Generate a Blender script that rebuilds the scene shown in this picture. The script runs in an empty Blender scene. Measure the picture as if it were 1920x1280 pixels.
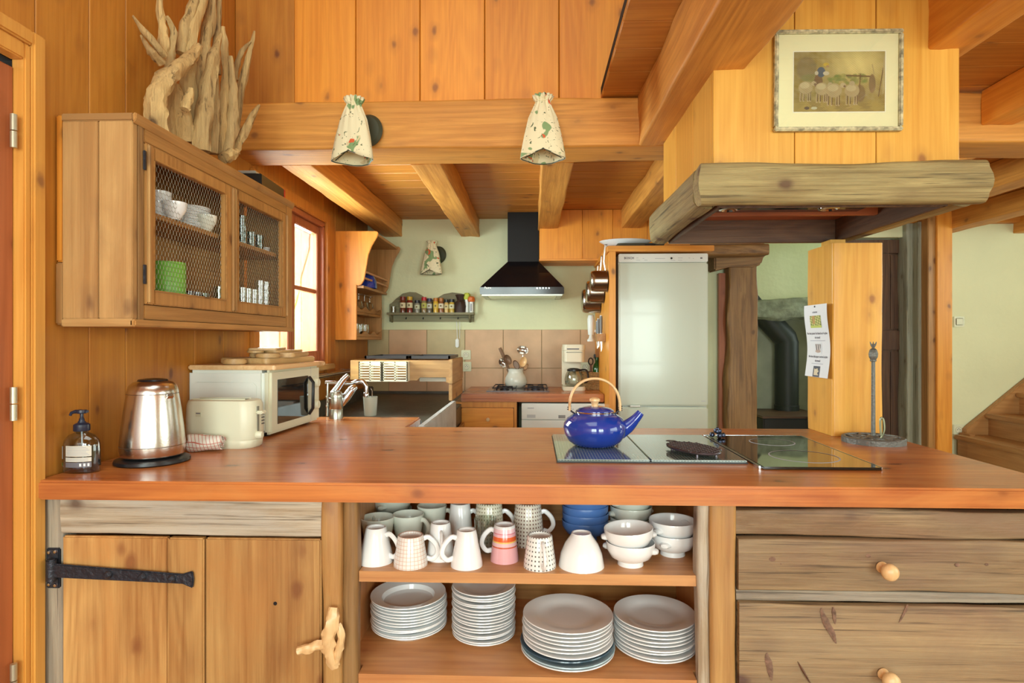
import bpy, bmesh, math, random
import numpy as np
from mathutils import Vector, Matrix, noise
R = math.radians
PI = math.pi
rng = random.Random(7)
sc = bpy.context.scene
C = sc.collection

# ---------------------------------------------------------------- camera, world, lights, exposure
F, CX, HY, CAMZ = 1130.0, 960.0, 637.0, 1.28
YAW = math.atan(40 / F)
cam_d = bpy.data.cameras.new('camera')
cam_d.sensor_width = 36
cam_d.lens = F / 1920 * 36
cam_d.shift_y = -3 / 1920
cam_d.clip_start = 0.05
cam = bpy.data.objects.new('camera', cam_d)
C.objects.link(cam)
cam.location = (0, 0, CAMZ)
cam.rotation_euler = (PI / 2, 0, YAW)
sc.camera = cam
sc.view_settings.view_transform = 'Standard'
sc.view_settings.look = 'None'
sc.view_settings.gamma = 1
sc.view_settings.use_curve_mapping = False
sc.view_settings.exposure = 0.56
world = bpy.data.worlds.new('World')
sc.world = world
world.use_nodes = True
wb = world.node_tree.nodes['Background']
wb.inputs[0].default_value = (0.90, 1.0, 1.0, 1)
wb.inputs[1].default_value = 2.2


def area(name, loc, rot, sx, sy, power, col=(1, 1, 1)):
    l = bpy.data.lights.new(name, 'AREA')
    l.shape = 'RECTANGLE'
    l.size, l.size_y, l.energy, l.color = sx, sy, power, col
    o = bpy.data.objects.new(name, l)
    C.objects.link(o)
    o.location = loc
    o.rotation_euler = rot
    return o


# area lamps as daylight: kitchen window, unseen rear and side openings, added fill
area('window_light_rear_a', (-0.55, -2.9, 1.55), (R(90), 0, 0), 1.5, 2.1, 92, (.82, 1.0, .97))  # unseen rear windows; lamps made taller to reach the low shelves
area('window_light_rear_b', (1.75, -2.9, 1.55), (R(90), 0, 0), 1.5, 2.1, 92, (.82, 1.0, .97))
area('window_light_side', (4.25, 0.2, 1.7), (R(90), 0, R(90)), 2.6, 1.7, 40, (.82, 1.0, .97))
area('window_light_kitchen', (-1.52, 3.4, 1.6), (R(74), 0, R(-90)), 0.98, 0.86, 62, (.82, 1.0, .97))
area('window_light_far_room', (3.6, 5.9, 1.6), (R(90), 0, R(90)), 0.9, 1.2, 9, (.82, 1.0, .97))  # lamp added to brighten the far room; no window there
area('window_light_stairs', (4.4, 3.4, 1.9), (R(90), 0, R(90)), 1.0, 1.0, 14, (.82, 1.0, .97))  # unseen area lamp by the stairs; the wall behind has no window
area('gallery_window_light', (-0.4, 0.2, 3.75), (0, 0, 0), 2.2, 2.0, 24, (.82, 1.0, .97))  # overhead lamp added under the solid ceiling, not at a window

_c, _s = math.cos(YAW), math.sin(YAW)


def at(px, py, Y):
    """point of the plane at depth Y seen at photo pixel px,py"""
    r = (px - CX) / F
    X = Y * (r * _c - _s) / (_c + r * _s)
    Zc = Y * _c - X * _s
    return Vector((X, Y, CAMZ - (py - HY) / F * Zc))


def xa(px, Y): return at(px, 0, Y).x
def za(px, py, Y): return at(px, py, Y).z


def yx(px, X):
    """depth of the point with x = X seen in column px"""
    r = (px - CX) / F
    return X * (_c + r * _s) / (r * _c - _s)


def atz(px, py, z):
    Zc = F * (CAMZ - z) / (py - HY)
    Xc = (px - CX) / F * Zc
    return Vector((Xc * _c - Zc * _s, Xc * _s + Zc * _c, z))


# ---------------------------------------------------------------- materials
MATS = {}


def nodes(name):
    m = bpy.data.materials.new(name)
    m.use_nodes = True
    nt = m.node_tree
    b = nt.nodes['Principled BSDF']
    return m, nt, b


def mat(name, col, rough=0.5, metal=0.0, bump=0, bscale=60, var=0.0, vscale=8, coat=0, trans=0, emis=None, sub=0):
    if name in MATS: return MATS[name]
    m, nt, b = nodes(name)
    N, L = nt.nodes, nt.links
    b.inputs['Base Color'].default_value = (*col, 1)
    b.inputs['Roughness'].default_value = rough
    b.inputs['Metallic'].default_value = metal
    b.inputs['Coat Weight'].default_value = coat
    b.inputs['Transmission Weight'].default_value = trans
    if bump or var:
        tc = N.new('ShaderNodeTexCoord')
    if bump:
        n = N.new('ShaderNodeTexNoise'); n.inputs['Scale'].default_value = bscale; n.inputs['Detail'].default_value = 6
        L.new(tc.outputs['Object'], n.inputs['Vector'])
        bp = N.new('ShaderNodeBump'); bp.inputs['Strength'].default_value = bump; bp.inputs['Distance'].default_value = 0.01
        L.new(n.outputs['Fac'], bp.inputs['Height']); L.new(bp.outputs[0], b.inputs['Normal'])
    if var:
        n = N.new('ShaderNodeTexNoise'); n.inputs['Scale'].default_value = vscale; n.inputs['Detail'].default_value = 5
        L.new(tc.outputs['Object'], n.inputs['Vector'])
        r = N.new('ShaderNodeValToRGB')
        r.color_ramp.elements[0].position = 0.3; r.color_ramp.elements[1].position = 0.7
        r.color_ramp.elements[0].color = (*[c * (1 - var) for c in col], 1)
        r.color_ramp.elements[1].color = (*[min(1, c * (1 + var * 0.6)) for c in col], 1)
        L.new(n.outputs['Fac'], r.inputs[0]); L.new(r.outputs[0], b.inputs['Base Color'])
    MATS[name] = m
    return m


def glass(name, tint=(1, 1, 1), gloss=0.08, rough=0.02):
    """thin clear or tinted glass"""
    if name in MATS: return MATS[name]
    m, nt, b = nodes(name)
    N, L = nt.nodes, nt.links
    N.remove(b)
    t = N.new('ShaderNodeBsdfTransparent'); t.inputs[0].default_value = (*tint, 1)
    g = N.new('ShaderNodeBsdfGlossy'); g.inputs['Roughness'].default_value = rough
    lw = N.new('ShaderNodeLayerWeight'); lw.inputs[0].default_value = 0.35
    ma = N.new('ShaderNodeMath'); ma.operation = 'MULTIPLY_ADD'; ma.inputs[1].default_value = 0.7; ma.inputs[2].default_value = gloss
    L.new(lw.outputs['Facing'], ma.inputs[0])
    mx = N.new('ShaderNodeMixShader')
    L.new(ma.outputs[0], mx.inputs[0]); L.new(t.outputs[0], mx.inputs[1]); L.new(g.outputs[0], mx.inputs[2])
    L.new(mx.outputs[0], N['Material Output'].inputs[0])
    MATS[name] = m
    return m


def wood(kind, axis):
    """procedural timber; the grain runs along the object's x, y or z axis"""
    key = 'wood_%s_%s' % (kind, axis)
    if key in MATS: return MATS[key]
    #        light              dark                 knot                 grey  rough bump streak objvar
    P = {
        'pine':    ((.80, .40, .105), (.60, .245, .045), (.25, .09, .02), 0, .42, .12, 1.0, .13),
        'wall':    ((.56, .26, .062), (.40, .155, .03), (.17, .05, .015), 0, .45, .15, 1.0, .10),
        'gallery': ((.80, .37, .075), (.60, .235, .04), (.30, .10, .02), 0, .42, .12, .8, .12),
        'pale':    ((.78, .49, .16), (.62, .33, .08), (.35, .13, .03), 0, .4, .10, .8, .08),
        'beam':    ((.72, .38, .13), (.46, .21, .06), (.30, .12, .03), 0, .55, .35, 1.0, .06),
        'ceil':    ((.60, .30, .09), (.42, .18, .045), (.20, .07, .02), 0, .5, .12, 1.0, .12),
        'old':     ((.36, .19, .065), (.17, .08, .026), (.13, .06, .02), 0, .55, .25, 1.2, .10),
        'cab':     ((.54, .27, .08), (.34, .15, .038), (.18, .07, .02), 0, .42, .15, 1.0, .08),
        'aged':    ((.62, .36, .135), (.36, .18, .06), (.16, .07, .03), 0, .45, .2, 1.2, .08),
        'door':    ((.64, .36, .125), (.33, .14, .04), (.25, .09, .03), 0, .38, .15, 1.0, .16),
        'grey':    ((.42, .345, .25), (.20, .15, .105), (.10, .06, .04), .5, .6, .45, 1.5, .08),
        'greypale': ((.66, .56, .42), (.36, .26, .16), (.14, .08, .05), .5, .6, .45, 1.5, .05),
        'drawer':  ((.42, .28, .14), (.18, .10, .045), (.10, .045, .035), .4, .55, .4, 1.5, .12),
        'log':     ((.44, .34, .14), (.19, .13, .045), (.12, .06, .03), .4, .65, .8, 1.6, .06),
        'counter': ((.70, .245, .06), (.38, .10, .027), (.22, .06, .02), 0, .27, .06, 1.1, .0),
        'shelf':   ((.68, .33, .12), (.46, .18, .06), (.3, .1, .04), 0, .4, .10, 1.0, .1),
        'dark':    ((.15, .075, .035), (.07, .03, .015), (.03, .015, .01), 0, .5, .3, 1.2, .1),
        'redwood': ((.46, .14, .05), (.34, .09, .03), (.15, .03, .01), 0, .4, .08, .8, .06),
        'frame':   ((.74, .43, .17), (.60, .30, .10), (.3, .12, .04), 0, .4, .08, .8, .06),
        'drift':   ((.66, .43, .17), (.34, .19, .065), (.10, .05, .02), .3, .7, .9, 1.8, .14),
        'beech':   ((.84, .58, .30), (.70, .42, .19), (.5, .25, .1), 0, .35, .05, .8, .05),
        'board':   ((.62, .40, .17), (.46, .26, .09), (.3, .15, .05), 0, .45, .1, .8, .14),
        'greygreen': ((.42, .42, .31), (.30, .29, .20), (.2, .18, .12), .4, .6, .3, 1.0, .05),
        'spice':   ((.30, .27, .14), (.17, .14, .07), (.1, .08, .04), .4, .6, .3, 1.0, .05),
        'stair':   ((.50, .26, .09), (.34, .15, .045), (.2, .07, .02), 0, .4, .1, .8, .08),
    }[kind]
    light, dark, knot, grey, rough, bump, streak, ovar = P
    if kind in ('pine', 'wall', 'gallery', 'pale', 'beam', 'ceil', 'frame'):
        light = (light[0] * 1.08, light[1] * .93, light[2] * .50)
        dark = (dark[0] * 1.12, dark[1] * .95, dark[2] * .5)
    m, nt, b = nodes(key)
    N, L = nt.nodes, nt.links
    tc = N.new('ShaderNodeTexCoord')
    oi = N.new('ShaderNodeObjectInfo')
    off = N.new('ShaderNodeVectorMath'); off.operation = 'SCALE'; off.inputs[3].default_value = 23.7
    comb = N.new('ShaderNodeCombineXYZ')
    for i in range(3): L.new(oi.outputs['Random'], comb.inputs[i])
    L.new(comb.outputs[0], off.inputs[0])
    add = N.new('ShaderNodeVectorMath'); add.operation = 'ADD'
    L.new(tc.outputs['Object'], add.inputs[0]); L.new(off.outputs[0], add.inputs[1])

    def mp(along, across):
        q = N.new('ShaderNodeMapping')
        s = [across] * 3
        s['xyz'.index(axis)] = along
        q.inputs['Scale'].default_value = s
        L.new(add.outputs[0], q.inputs['Vector'])
        return q

    def noi(m_, sc_, det, dist=0.0, ro=.6):
        n = N.new('ShaderNodeTexNoise')
        n.inputs['Scale'].default_value = sc_; n.inputs['Detail'].default_value = det
        n.inputs['Distortion'].default_value = dist; n.inputs['Roughness'].default_value = ro
        L.new(m_.outputs[0], n.inputs['Vector'])
        return n
    n1 = noi(mp(2.4 if grey else 1.6, 95 if grey else 62), 1.0, 8, .5, .7)           # fine streaks
    n2 = noi(mp(.35, 3.0), 1.0, 3, .6)         # broad tone
    # growth rings
    m3 = mp(.5, 5.5)
    n3 = noi(m3, .8, 1.5, .0)
    w = N.new('ShaderNodeMath'); w.operation = 'MULTIPLY'; w.inputs[1].default_value = 70 if grey else 110
    L.new(n3.outputs['Fac'], w.inputs[0])
    sn = N.new('ShaderNodeMath'); sn.operation = 'SINE'; L.new(w.outputs[0], sn.inputs[0])
    # combine
    a1 = N.new('ShaderNodeMath'); a1.operation = 'MULTIPLY_ADD'; a1.inputs[1].default_value = (.03 if grey else .06) * streak
    L.new(sn.outputs[0], a1.inputs[0]); L.new(n1.outputs['Fac'], a1.inputs[2])
    a2 = N.new('ShaderNodeMath'); a2.operation = 'MULTIPLY_ADD'; a2.inputs[1].default_value = {'counter': 1.5, 'door': 1.3, 'shelf': 1.0, 'drawer': 1.2, 'wall': 1.0, 'pine': .9, 'gallery': .9, 'aged': 1.4, 'drift': 1.2}.get(kind, .7)
    L.new(n2.outputs['Fac'], a2.inputs[0]); L.new(a1.outputs[0], a2.inputs[2])
    mr = N.new('ShaderNodeMapRange'); br_ = a2.inputs[1].default_value
    hw_ = (.11 if grey else .15) + .09 * br_
    mr.inputs['From Min'].default_value = .5 + .5 * br_ - hw_; mr.inputs['From Max'].default_value = .5 + .5 * br_ + hw_
    L.new(a2.outputs[0], mr.inputs['Value'])
    cm = N.new('ShaderNodeMix'); cm.data_type = 'RGBA'
    cm.inputs[6].default_value = (*light, 1); cm.inputs[7].default_value = (*dark, 1)
    L.new(mr.outputs[0], cm.inputs[0])
    col = cm.outputs[2]
    if grey:
        n4 = noi(mp(2.2, 9.0), 1.0, 7, .3, .7)
        g = N.new('ShaderNodeMapRange'); g.inputs['From Min'].default_value = .42; g.inputs['From Max'].default_value = .62
        g.inputs['To Max'].default_value = grey
        L.new(n4.outputs['Fac'], g.inputs['Value'])
        gm = N.new('ShaderNodeMix'); gm.data_type = 'RGBA'; gm.inputs[7].default_value = (light[0] * .78, light[1] * .86, light[2] * 1.02, 1)
        L.new(g.outputs[0], gm.inputs[0]); L.new(col, gm.inputs[6]); col = gm.outputs[2]
        # thin dark cracks along the grain
        n5 = noi(mp(2.0, 85), 1.0, 4, .3)
        ck = N.new('ShaderNodeMapRange'); ck.inputs['From Min'].default_value = .575; ck.inputs['From Max'].default_value = .66
        ck.inputs['To Max'].default_value = .75
        L.new(n5.outputs['Fac'], ck.inputs['Value'])
        km = N.new('ShaderNodeMix'); km.data_type = 'RGBA'; km.inputs[7].default_value = (*[c * .35 for c in dark], 1)
        L.new(ck.outputs[0], km.inputs[0]); L.new(col, km.inputs[6]); col = km.outputs[2]
    if kind in ('drawer', 'log', 'door', 'aged', 'counter', 'shelf'):      # reddish or violet brown patches
        n6 = noi(mp(1.3, 3.2), 1.7, 6, .8)
        g6 = N.new('ShaderNodeMapRange'); g6.inputs['From Min'].default_value = .48; g6.inputs['From Max'].default_value = .68; g6.inputs['To Max'].default_value = .55
        L.new(n6.outputs['Fac'], g6.inputs['Value'])
        m6 = N.new('ShaderNodeMix'); m6.data_type = 'RGBA'
        m6.inputs[7].default_value = {'drawer': (.24, .13, .075, 1), 'log': (.26, .17, .06, 1), 'door': (.52, .22, .06, 1), 'aged': (.42, .20, .06, 1), 'counter': (.62, .27, .08, 1), 'shelf': (.60, .30, .12, 1)}[kind]
        L.new(g6.outputs[0], m6.inputs[0]); L.new(col, m6.inputs[6]); col = m6.outputs[2]
    # knots
    mk = mp(2.8, 4.4)
    wob = noi(mk, 4, 2)
    vadd = N.new('ShaderNodeVectorMath'); vadd.operation = 'MULTIPLY_ADD'
    vadd.inputs[1].default_value = (.10, .10, .10)
    L.new(wob.outputs['Color'], vadd.inputs[0]); L.new(mk.outputs[0], vadd.inputs[2])
    v = N.new('ShaderNodeTexVoronoi'); v.inputs['Scale'].default_value = 2.0
    L.new(vadd.outputs[0], v.inputs['Vector'])
    kr = N.new('ShaderNodeValToRGB')
    e = kr.color_ramp.elements
    e[0].position = .055; e[0].color = (.9, .9, .9, 1)
    e[1].position = .26; e[1].color = (0, 0, 0, 1)
    q = e.new(.085); q.color = (.6, .6, .6, 1)
    q = e.new(.12); q.color = (.22, .22, .22, 1)
    kd = N.new('ShaderNodeMath'); kd.operation = 'MULTIPLY'; kd.inputs[1].default_value = .62 if kind in ('drawer', 'door', 'log', 'aged', 'greypale') else .85
    L.new(v.outputs['Distance'], kd.inputs[0]); L.new(kd.outputs[0], kr.inputs[0])
    sp_ = N.new('ShaderNodeSeparateColor'); L.new(v.outputs['Color'], sp_.inputs[0])
    gt = N.new('ShaderNodeMath'); gt.operation = 'GREATER_THAN'; gt.inputs[1].default_value = .12 if kind in ('drawer', 'door', 'log', 'aged', 'greypale') else .35; L.new(sp_.outputs[0], gt.inputs[0])
    km_ = N.new('ShaderNodeMath'); km_.operation = 'MULTIPLY'; L.new(kr.outputs[0], km_.inputs[0]); L.new(gt.outputs[0], km_.inputs[1])
    kx = N.new('ShaderNodeMix'); kx.data_type = 'RGBA'; kx.inputs[7].default_value = (*knot, 1)
    L.new(km_.outputs[0], kx.inputs[0]); L.new(col, kx.inputs[6]); col = kx.outputs[2]
    # plank to plank variation
    hs = N.new('ShaderNodeHueSaturation')
    vr = N.new('ShaderNodeMapRange'); vr.inputs['To Min'].default_value = 1 - ovar; vr.inputs['To Max'].default_value = 1 + ovar
    L.new(oi.outputs['Random'], vr.inputs['Value']); L.new(vr.outputs[0], hs.inputs['Value'])
    L.new(col, hs.inputs['Color']); L.new(hs.outputs[0], b.inputs['Base Color'])
    b.inputs['Roughness'].default_value = rough
    bp = N.new('ShaderNodeBump'); bp.inputs['Strength'].default_value = bump; bp.inputs['Distance'].default_value = .006
    bp.invert = True
    L.new(a1.outputs[0], bp.inputs['Height']); L.new(bp.outputs[0], b.inputs['Normal'])
    if kind == 'counter':
        b.inputs['Coat Weight'].default_value = .12; b.inputs['Coat Roughness'].default_value = .15
    MATS[key] = m
    return m


PLASTER = mat('plaster', (.76, .78, .50), .85, bump=.35, bscale=26, var=.05, vscale=2.2)
PLASTER_FAR = mat('plaster_far', (.78, .78, .52), .85, bump=.35, bscale=20, var=.05, vscale=2)
WHITE = mat('white_ceramic', (.90, .90, .90), .14, coat=.3)
CREAMC = mat('cream_ceramic', (.78, .80, .70), .2)
IVORY = mat('ivory_plastic', (.74, .73, .55), .35)
WPLAST = mat('white_plastic', (.82, .84, .80), .3)
ENAMEL = mat('white_enamel', (.80, .83, .76), .16, coat=.35)
STEEL = mat('brushed_steel', (.66, .62, .57), .24, 1, bump=.03, bscale=200)
CHROME = mat('chrome', (.62, .63, .66), .16, 1)
IRON = mat('black_iron', (.045, .047, .06), .42, .6, bump=.4, bscale=70)
IRONGREY = mat('cast_iron_grey', (.17, .17, .155), .5, .5, bump=.4, bscale=90)
BLACK = mat('black_plastic', (.012, .012, .014), .3)
BLACKGLOSS = mat('black_enamel', (.006, .006, .008), .12)
HOBGLASS = mat('black_glass', (.012, .012, .010), .04, coat=.6)
BLUE = mat('blue_enamel', (.012, .045, .34), .10, coat=.8)
BLUEB = mat('blue_stoneware', (.08, .19, .50), .3)
DARKGAP = mat('dark_gap', (.012, .008, .005), .9)
STONE = mat('grey_stone', (.32, .33, .24), .85, bump=.9, bscale=34, var=.35, vscale=14)
SLATE = mat('dark_sink_stone', (.085, .075, .055), .38, bump=.4, bscale=40, var=.4, vscale=6)
SLEDGE = mat('sink_ledge_stone', (.55, .56, .55), .4, bump=.3, bscale=40, var=.2, vscale=9)
TERRA = mat('terracotta_tile', (.66, .42, .24), .5, bump=.12, bscale=22, var=.16, vscale=5)
TERRAG = mat('ochre_tile', (.56, .46, .24), .5, bump=.12, bscale=22, var=.14, vscale=5)
BRASS = mat('aged_metal', (.55, .50, .36), .35, .7)
PAPER = mat('paper', (.86, .88, .92), .7)
INK = mat('ink', (.12, .11, .14), .7)
INKGREY = mat('grey_ink', (.42, .42, .46), .7)
GROUT = mat('grout', (.42, .36, .22), .9)
CLEAR = glass('clear_glass', (.93, .95, .92), .10)
PANE = glass('window_glass', (.99, .99, .99), .03)
SOCKET = mat('socket_plastic', (.72, .74, .52), .4)

# ---------------------------------------------------------------- mesh helpers


class MB:
    def __init__(self):
        self.v, self.f = [], []

    def add(self, vs, fs, M=None):
        o = len(self.v)
        for p in vs:
            p = Vector(p)
            self.v.append(M @ p if M else p)
        self.f += [tuple(i + o for i in f) for f in fs]
        return self

    def box(self, x0, x1, y0, y1, z0, z1, M=None):
        vs = [(x, y, z) for x in (x0, x1) for y in (y0, y1) for z in (z0, z1)]
        return self.add(vs, [(0, 1, 3, 2), (4, 6, 7, 5), (0, 4, 5, 1), (2, 3, 7, 6), (0, 2, 6, 4), (1, 5, 7, 3)], M)

    def lathe(self, prof, seg=32, M=None, sx=1, sy=1, mod=None):
        """prof: (radius, z) list; closed at r = 0"""
        vs, fs, rings = [], [], []
        for r, z in prof:
            if r < 1e-6:
                rings.append([len(vs)]); vs.append((0, 0, z))
            else:
                ring = []
                for i in range(seg):
                    a = 2 * PI * i / seg
                    rr = r * (mod(a, z) if mod else 1)
                    ring.append(len(vs)); vs.append((rr * sx * math.cos(a), rr * sy * math.sin(a), z))
                rings.append(ring)
        for a, b in zip(rings, rings[1:]):
            if len(a) == 1 and len(b) == 1: continue
            for i in range(seg):
                j = (i + 1) % seg
                if len(a) == 1: fs.append((a[0], b[j], b[i]))
                elif len(b) == 1: fs.append((a[i], a[j], b[0]))
                else: fs.append((a[i], a[j], b[j], b[i]))
        return self.add(vs, fs, M)

    def tube(self, pts, rad, seg=8, M=None, flat=1.0, jit=0, cap=True, seed=0.0, closed=False):
        pts = [Vector(p) for p in pts]
        n = len(pts)
        if not hasattr(rad, '__len__'): rad = [rad] * n
        vs, fs = [], []
        up = Vector((0, 0, 1))
        prev = None
        for i, p in enumerate(pts):
            if closed: t = (pts[(i + 1) % n] - pts[i - 1])
            else: t = (pts[min(i + 1, n - 1)] - pts[max(i - 1, 0)])
            t = t.normalized() if t.length > 1e-9 else up
            if prev is None:
                u = t.cross(up if abs(t.z) < .9 else Vector((0, 1, 0))).normalized()
            else:
                u = (prev - t * prev.dot(t)).normalized()
            prev = u
            w = t.cross(u)
            for k in range(seg):
                a = 2 * PI * k / seg
                r = rad[i]
                if jit: r *= 1 + jit * noise.noise(Vector((math.cos(a) * 1.6 + seed, math.sin(a) * 1.6, i * .45 + seed)))
                vs.append(p + u * (math.cos(a) * r) + w * (math.sin(a) * r * flat))
        m = n if closed else n - 1
        for i in range(m):
            for k in range(seg):
                k2 = (k + 1) % seg
                j = (i + 1) % n
                fs.append((i * seg + k, i * seg + k2, j * seg + k2, j * seg + k))
        if cap and not closed:
            fs.append(tuple(range(seg - 1, -1, -1)))
            fs.append(tuple((n - 1) * seg + k for k in range(seg)))
        return self.add(vs, fs, M)

    def prism(self, pts, axis, d0, d1, M=None):
        """outline pts in the two other axes (in order), from d0 to d1 along axis"""
        vs = []
        for d in (d0, d1):
            for a, b in pts:
                vs.append({'x': (d, a, b), 'y': (a, d, b), 'z': (a, b, d)}[axis])
        n = len(pts)
        fs = [tuple(range(n)), tuple(range(2 * n - 1, n - 1, -1))]
        for i in range(n):
            j = (i + 1) % n
            fs.append((i, i + n, j + n, j))
        return self.add(vs, fs, M)

    def loft(self, rings, cap=True, M=None):
        vs, fs = [], []
        s = len(rings[0])
        for r in rings: vs += list(r)
        for i in range(len(rings) - 1):
            for k in range(s):
                k2 = (k + 1) % s
                fs.append((i * s + k, i * s + k2, (i + 1) * s + k2, (i + 1) * s + k))
        if cap:
            fs.append(tuple(range(s - 1, -1, -1))); fs.append(tuple((len(rings) - 1) * s + k for k in range(s)))
        return self.add(vs, fs, M)


def smooth_path(pts, n=6):
    """Catmull-Rom through pts"""
    P = [Vector(p) for p in pts]
    out = []
    for i in range(len(P) - 1):
        p0 = P[max(i - 1, 0)]; p1 = P[i]; p2 = P[i + 1]; p3 = P[min(i + 2, len(P) - 1)]
        for k in range(n):
            t = k / n
            out.append(.5 * ((2 * p1) + (-p0 + p2) * t + (2 * p0 - 5 * p1 + 4 * p2 - p3) * t * t + (-p0 + 3 * p1 - 3 * p2 + p3) * t ** 3))
    out.append(P[-1])
    return out


def lerp_list(a, n):
    return [a[0] + (a[1] - a[0]) * i / (n - 1) for i in range(n)] if len(a) == 2 else list(np.interp(np.linspace(0, 1, n), np.linspace(0, 1, len(a)), a))


def obj(name, mb, m, parent=None, bevel=0, smooth=False, kind=None, label=None, seg=2, sub=0, wpos=None):
    """mb (in world or parent space) -> one mesh object"""
    me = bpy.data.meshes.new(name)
    vs = mb.v
    if wpos is not None: vs = [v - wpos for v in vs]
    me.from_pydata([tuple(v) for v in vs], [], mb.f)
    me.update()
    bm = bmesh.new(); bm.from_mesh(me)
    bmesh.ops.recalc_face_normals(bm, faces=bm.faces)
    if bevel:
        ed = [e for e in bm.edges if len(e.link_faces) == 2 and e.calc_face_angle(0) > .5]
        bmesh.ops.bevel(bm, geom=ed, offset=bevel, segments=seg, affect='EDGES', clamp_overlap=True)
    bm.to_mesh(me); bm.free()
    if m: me.materials.append(m)
    if smooth or bevel:
        for p in me.polygons: p.use_smooth = True
        try:
            me.set_sharp_from_angle(angle=R(40))
        except Exception:
            pass
    o = bpy.data.objects.new(name, me)
    C.objects.link(o)
    if parent is not None: o.parent = parent
    if kind: o['kind'] = kind
    if label: o['label'] = label
    if sub:
        md = o.modifiers.new('s', 'SUBSURF'); md.levels = sub; md.render_levels = sub
    return o


def part(name, mb, m, parent, **k):
    """mb is in world space; parent is an unrotated thing (or part at the same place)"""
    p = Vector((0, 0, 0)); q = parent
    while q is not None:
        p += q.location; q = q.parent
    return obj(name, mb, m, parent, wpos=p, **k)


def tag(o, label=None, cat=None, group=None, kind=None):
    if label: o['label'] = label
    if cat: o['category'] = cat
    if group: o['group'] = group
    if kind: o['kind'] = kind
    return o


def thing(name, label, cat, loc=(0, 0, 0), rz=0, group=None, kind=None, rot=None):
    o = bpy.data.objects.new(name, None)
    o.empty_display_size = .05
    C.objects.link(o)
    o.location = loc
    o.rotation_euler = rot if rot else (0, 0, rz)
    return tag(o, label, cat, group, kind)


def copy_tree(o, parent=None):
    c = o.copy(); C.objects.link(c)
    if parent is not None: c.parent = parent
    for ch in [x for x in bpy.data.objects if x.parent == o]:
        copy_tree(ch, c)
    return c


def place(src, loc, rz=0, label=None, group=None, rot=None, used=set()):
    """first use moves src itself, afterwards copies"""
    if src.name in used: o = copy_tree(src)
    else: o = src; used.add(src.name)
    o.location = loc
    o.rotation_euler = rot if rot else (0, 0, rz)
    if label: o['label'] = label
    if group: o['group'] = group
    return o


def timber(p0, p1, w, h, jit=.004, rnd=.02, seg=26, seed=0.0, wave=0.0):
    """hewn beam: rounded rectangle section swept from p0 to p1 (w across, h up), uneven surface"""
    p0, p1 = Vector(p0), Vector(p1)
    t = (p1 - p0).normalized()
    up = Vector((0, 0, 1)) if abs(t.z) < .9 else Vector((0, 1, 0))
    u = t.cross(up).normalized()
    v = u.cross(t).normalized()
    sec = []
    n = 4
    for cx, cy, a0 in ((w / 2 - rnd, h / 2 - rnd, 0), (-w / 2 + rnd, h / 2 - rnd, 90), (-w / 2 + rnd, -h / 2 + rnd, 180), (w / 2 - rnd, -h / 2 + rnd, 270)):
        for k in range(n + 1):
            a = R(a0 + 90 * k / n)
            sec.append((cx + rnd * math.cos(a), cy + rnd * math.sin(a)))
    sec2 = []
    for i, q in enumerate(sec):     # extra points on the flats
        sec2.append(q)
        r = sec[(i + 1) % len(sec)]
        if (Vector(q) - Vector(r)).length > .05:
            for k in (1, 2, 3): sec2.append((q[0] + (r[0] - q[0]) * k / 4, q[1] + (r[1] - q[1]) * k / 4))
    rings = []
    Ln = (p1 - p0).length
    for i in range(seg + 1):
        c = p0 + t * (Ln * i / seg)
        d = Ln * i / seg
        ring = []
        for (a, b) in sec2:
            k = 1 + 0 * a
            q = Vector((a * 14 + seed, b * 14, d * 3.2))
            off = jit * noise.noise(q) * 2 + jit * .5 * noise.noise(q * 3.1)
            l = math.hypot(a, b) or 1
            wx = wave * math.sin(d * 4.1 + seed) * (1 if a > 0 else .4)
            ring.append(c + u * (a + off * a / l + wx) + v * (b + off * b / l))
        rings.append(ring)
    return MB().loft(rings)


def shift(mb, dx, dy, dz):
    mb.v = [v + Vector((dx, dy, dz)) for v in mb.v]
    return mb


def grid_panel(name, origin, du, dv, nu, nv, func, parent, rough=.6, warp=None, mname=None):
    """flat printed panel: colours of func(u, v) with v up, held per vertex"""
    vs, cols = [], []
    for j in range(nv + 1):
        for i in range(nu + 1):
            u, v = i / nu, j / nv
            p = Vector(origin) + Vector(du) * u + Vector(dv) * v
            if warp: p = p + warp(u, v)
            vs.append(p)
    U, V = np.meshgrid(np.linspace(0, 1, nu + 1), np.linspace(0, 1, nv + 1))
    col = func(U, V)
    fs = [(j * (nu + 1) + i, j * (nu + 1) + i + 1, (j + 1) * (nu + 1) + i + 1, (j + 1) * (nu + 1) + i) for j in range(nv) for i in range(nu)]
    o = part(name, MB().add(vs, fs), None, parent, smooth=True)
    ca = o.data.color_attributes.new('print', 'FLOAT_COLOR', 'POINT')
    arr = np.ones((len(vs), 4), dtype=np.float32)
    arr[:, :3] = col.reshape(-1, 3)
    ca.data.foreach_set('color', arr.ravel())
    m, nt, b = nodes(mname or name + '_print')
    a = nt.nodes.new('ShaderNodeAttribute'); a.attribute_name = 'print'
    nt.links.new(a.outputs['Color'], b.inputs['Base Color'])
    b.inputs['Roughness'].default_value = rough
    o.data.materials.append(m)
    return o


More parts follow.
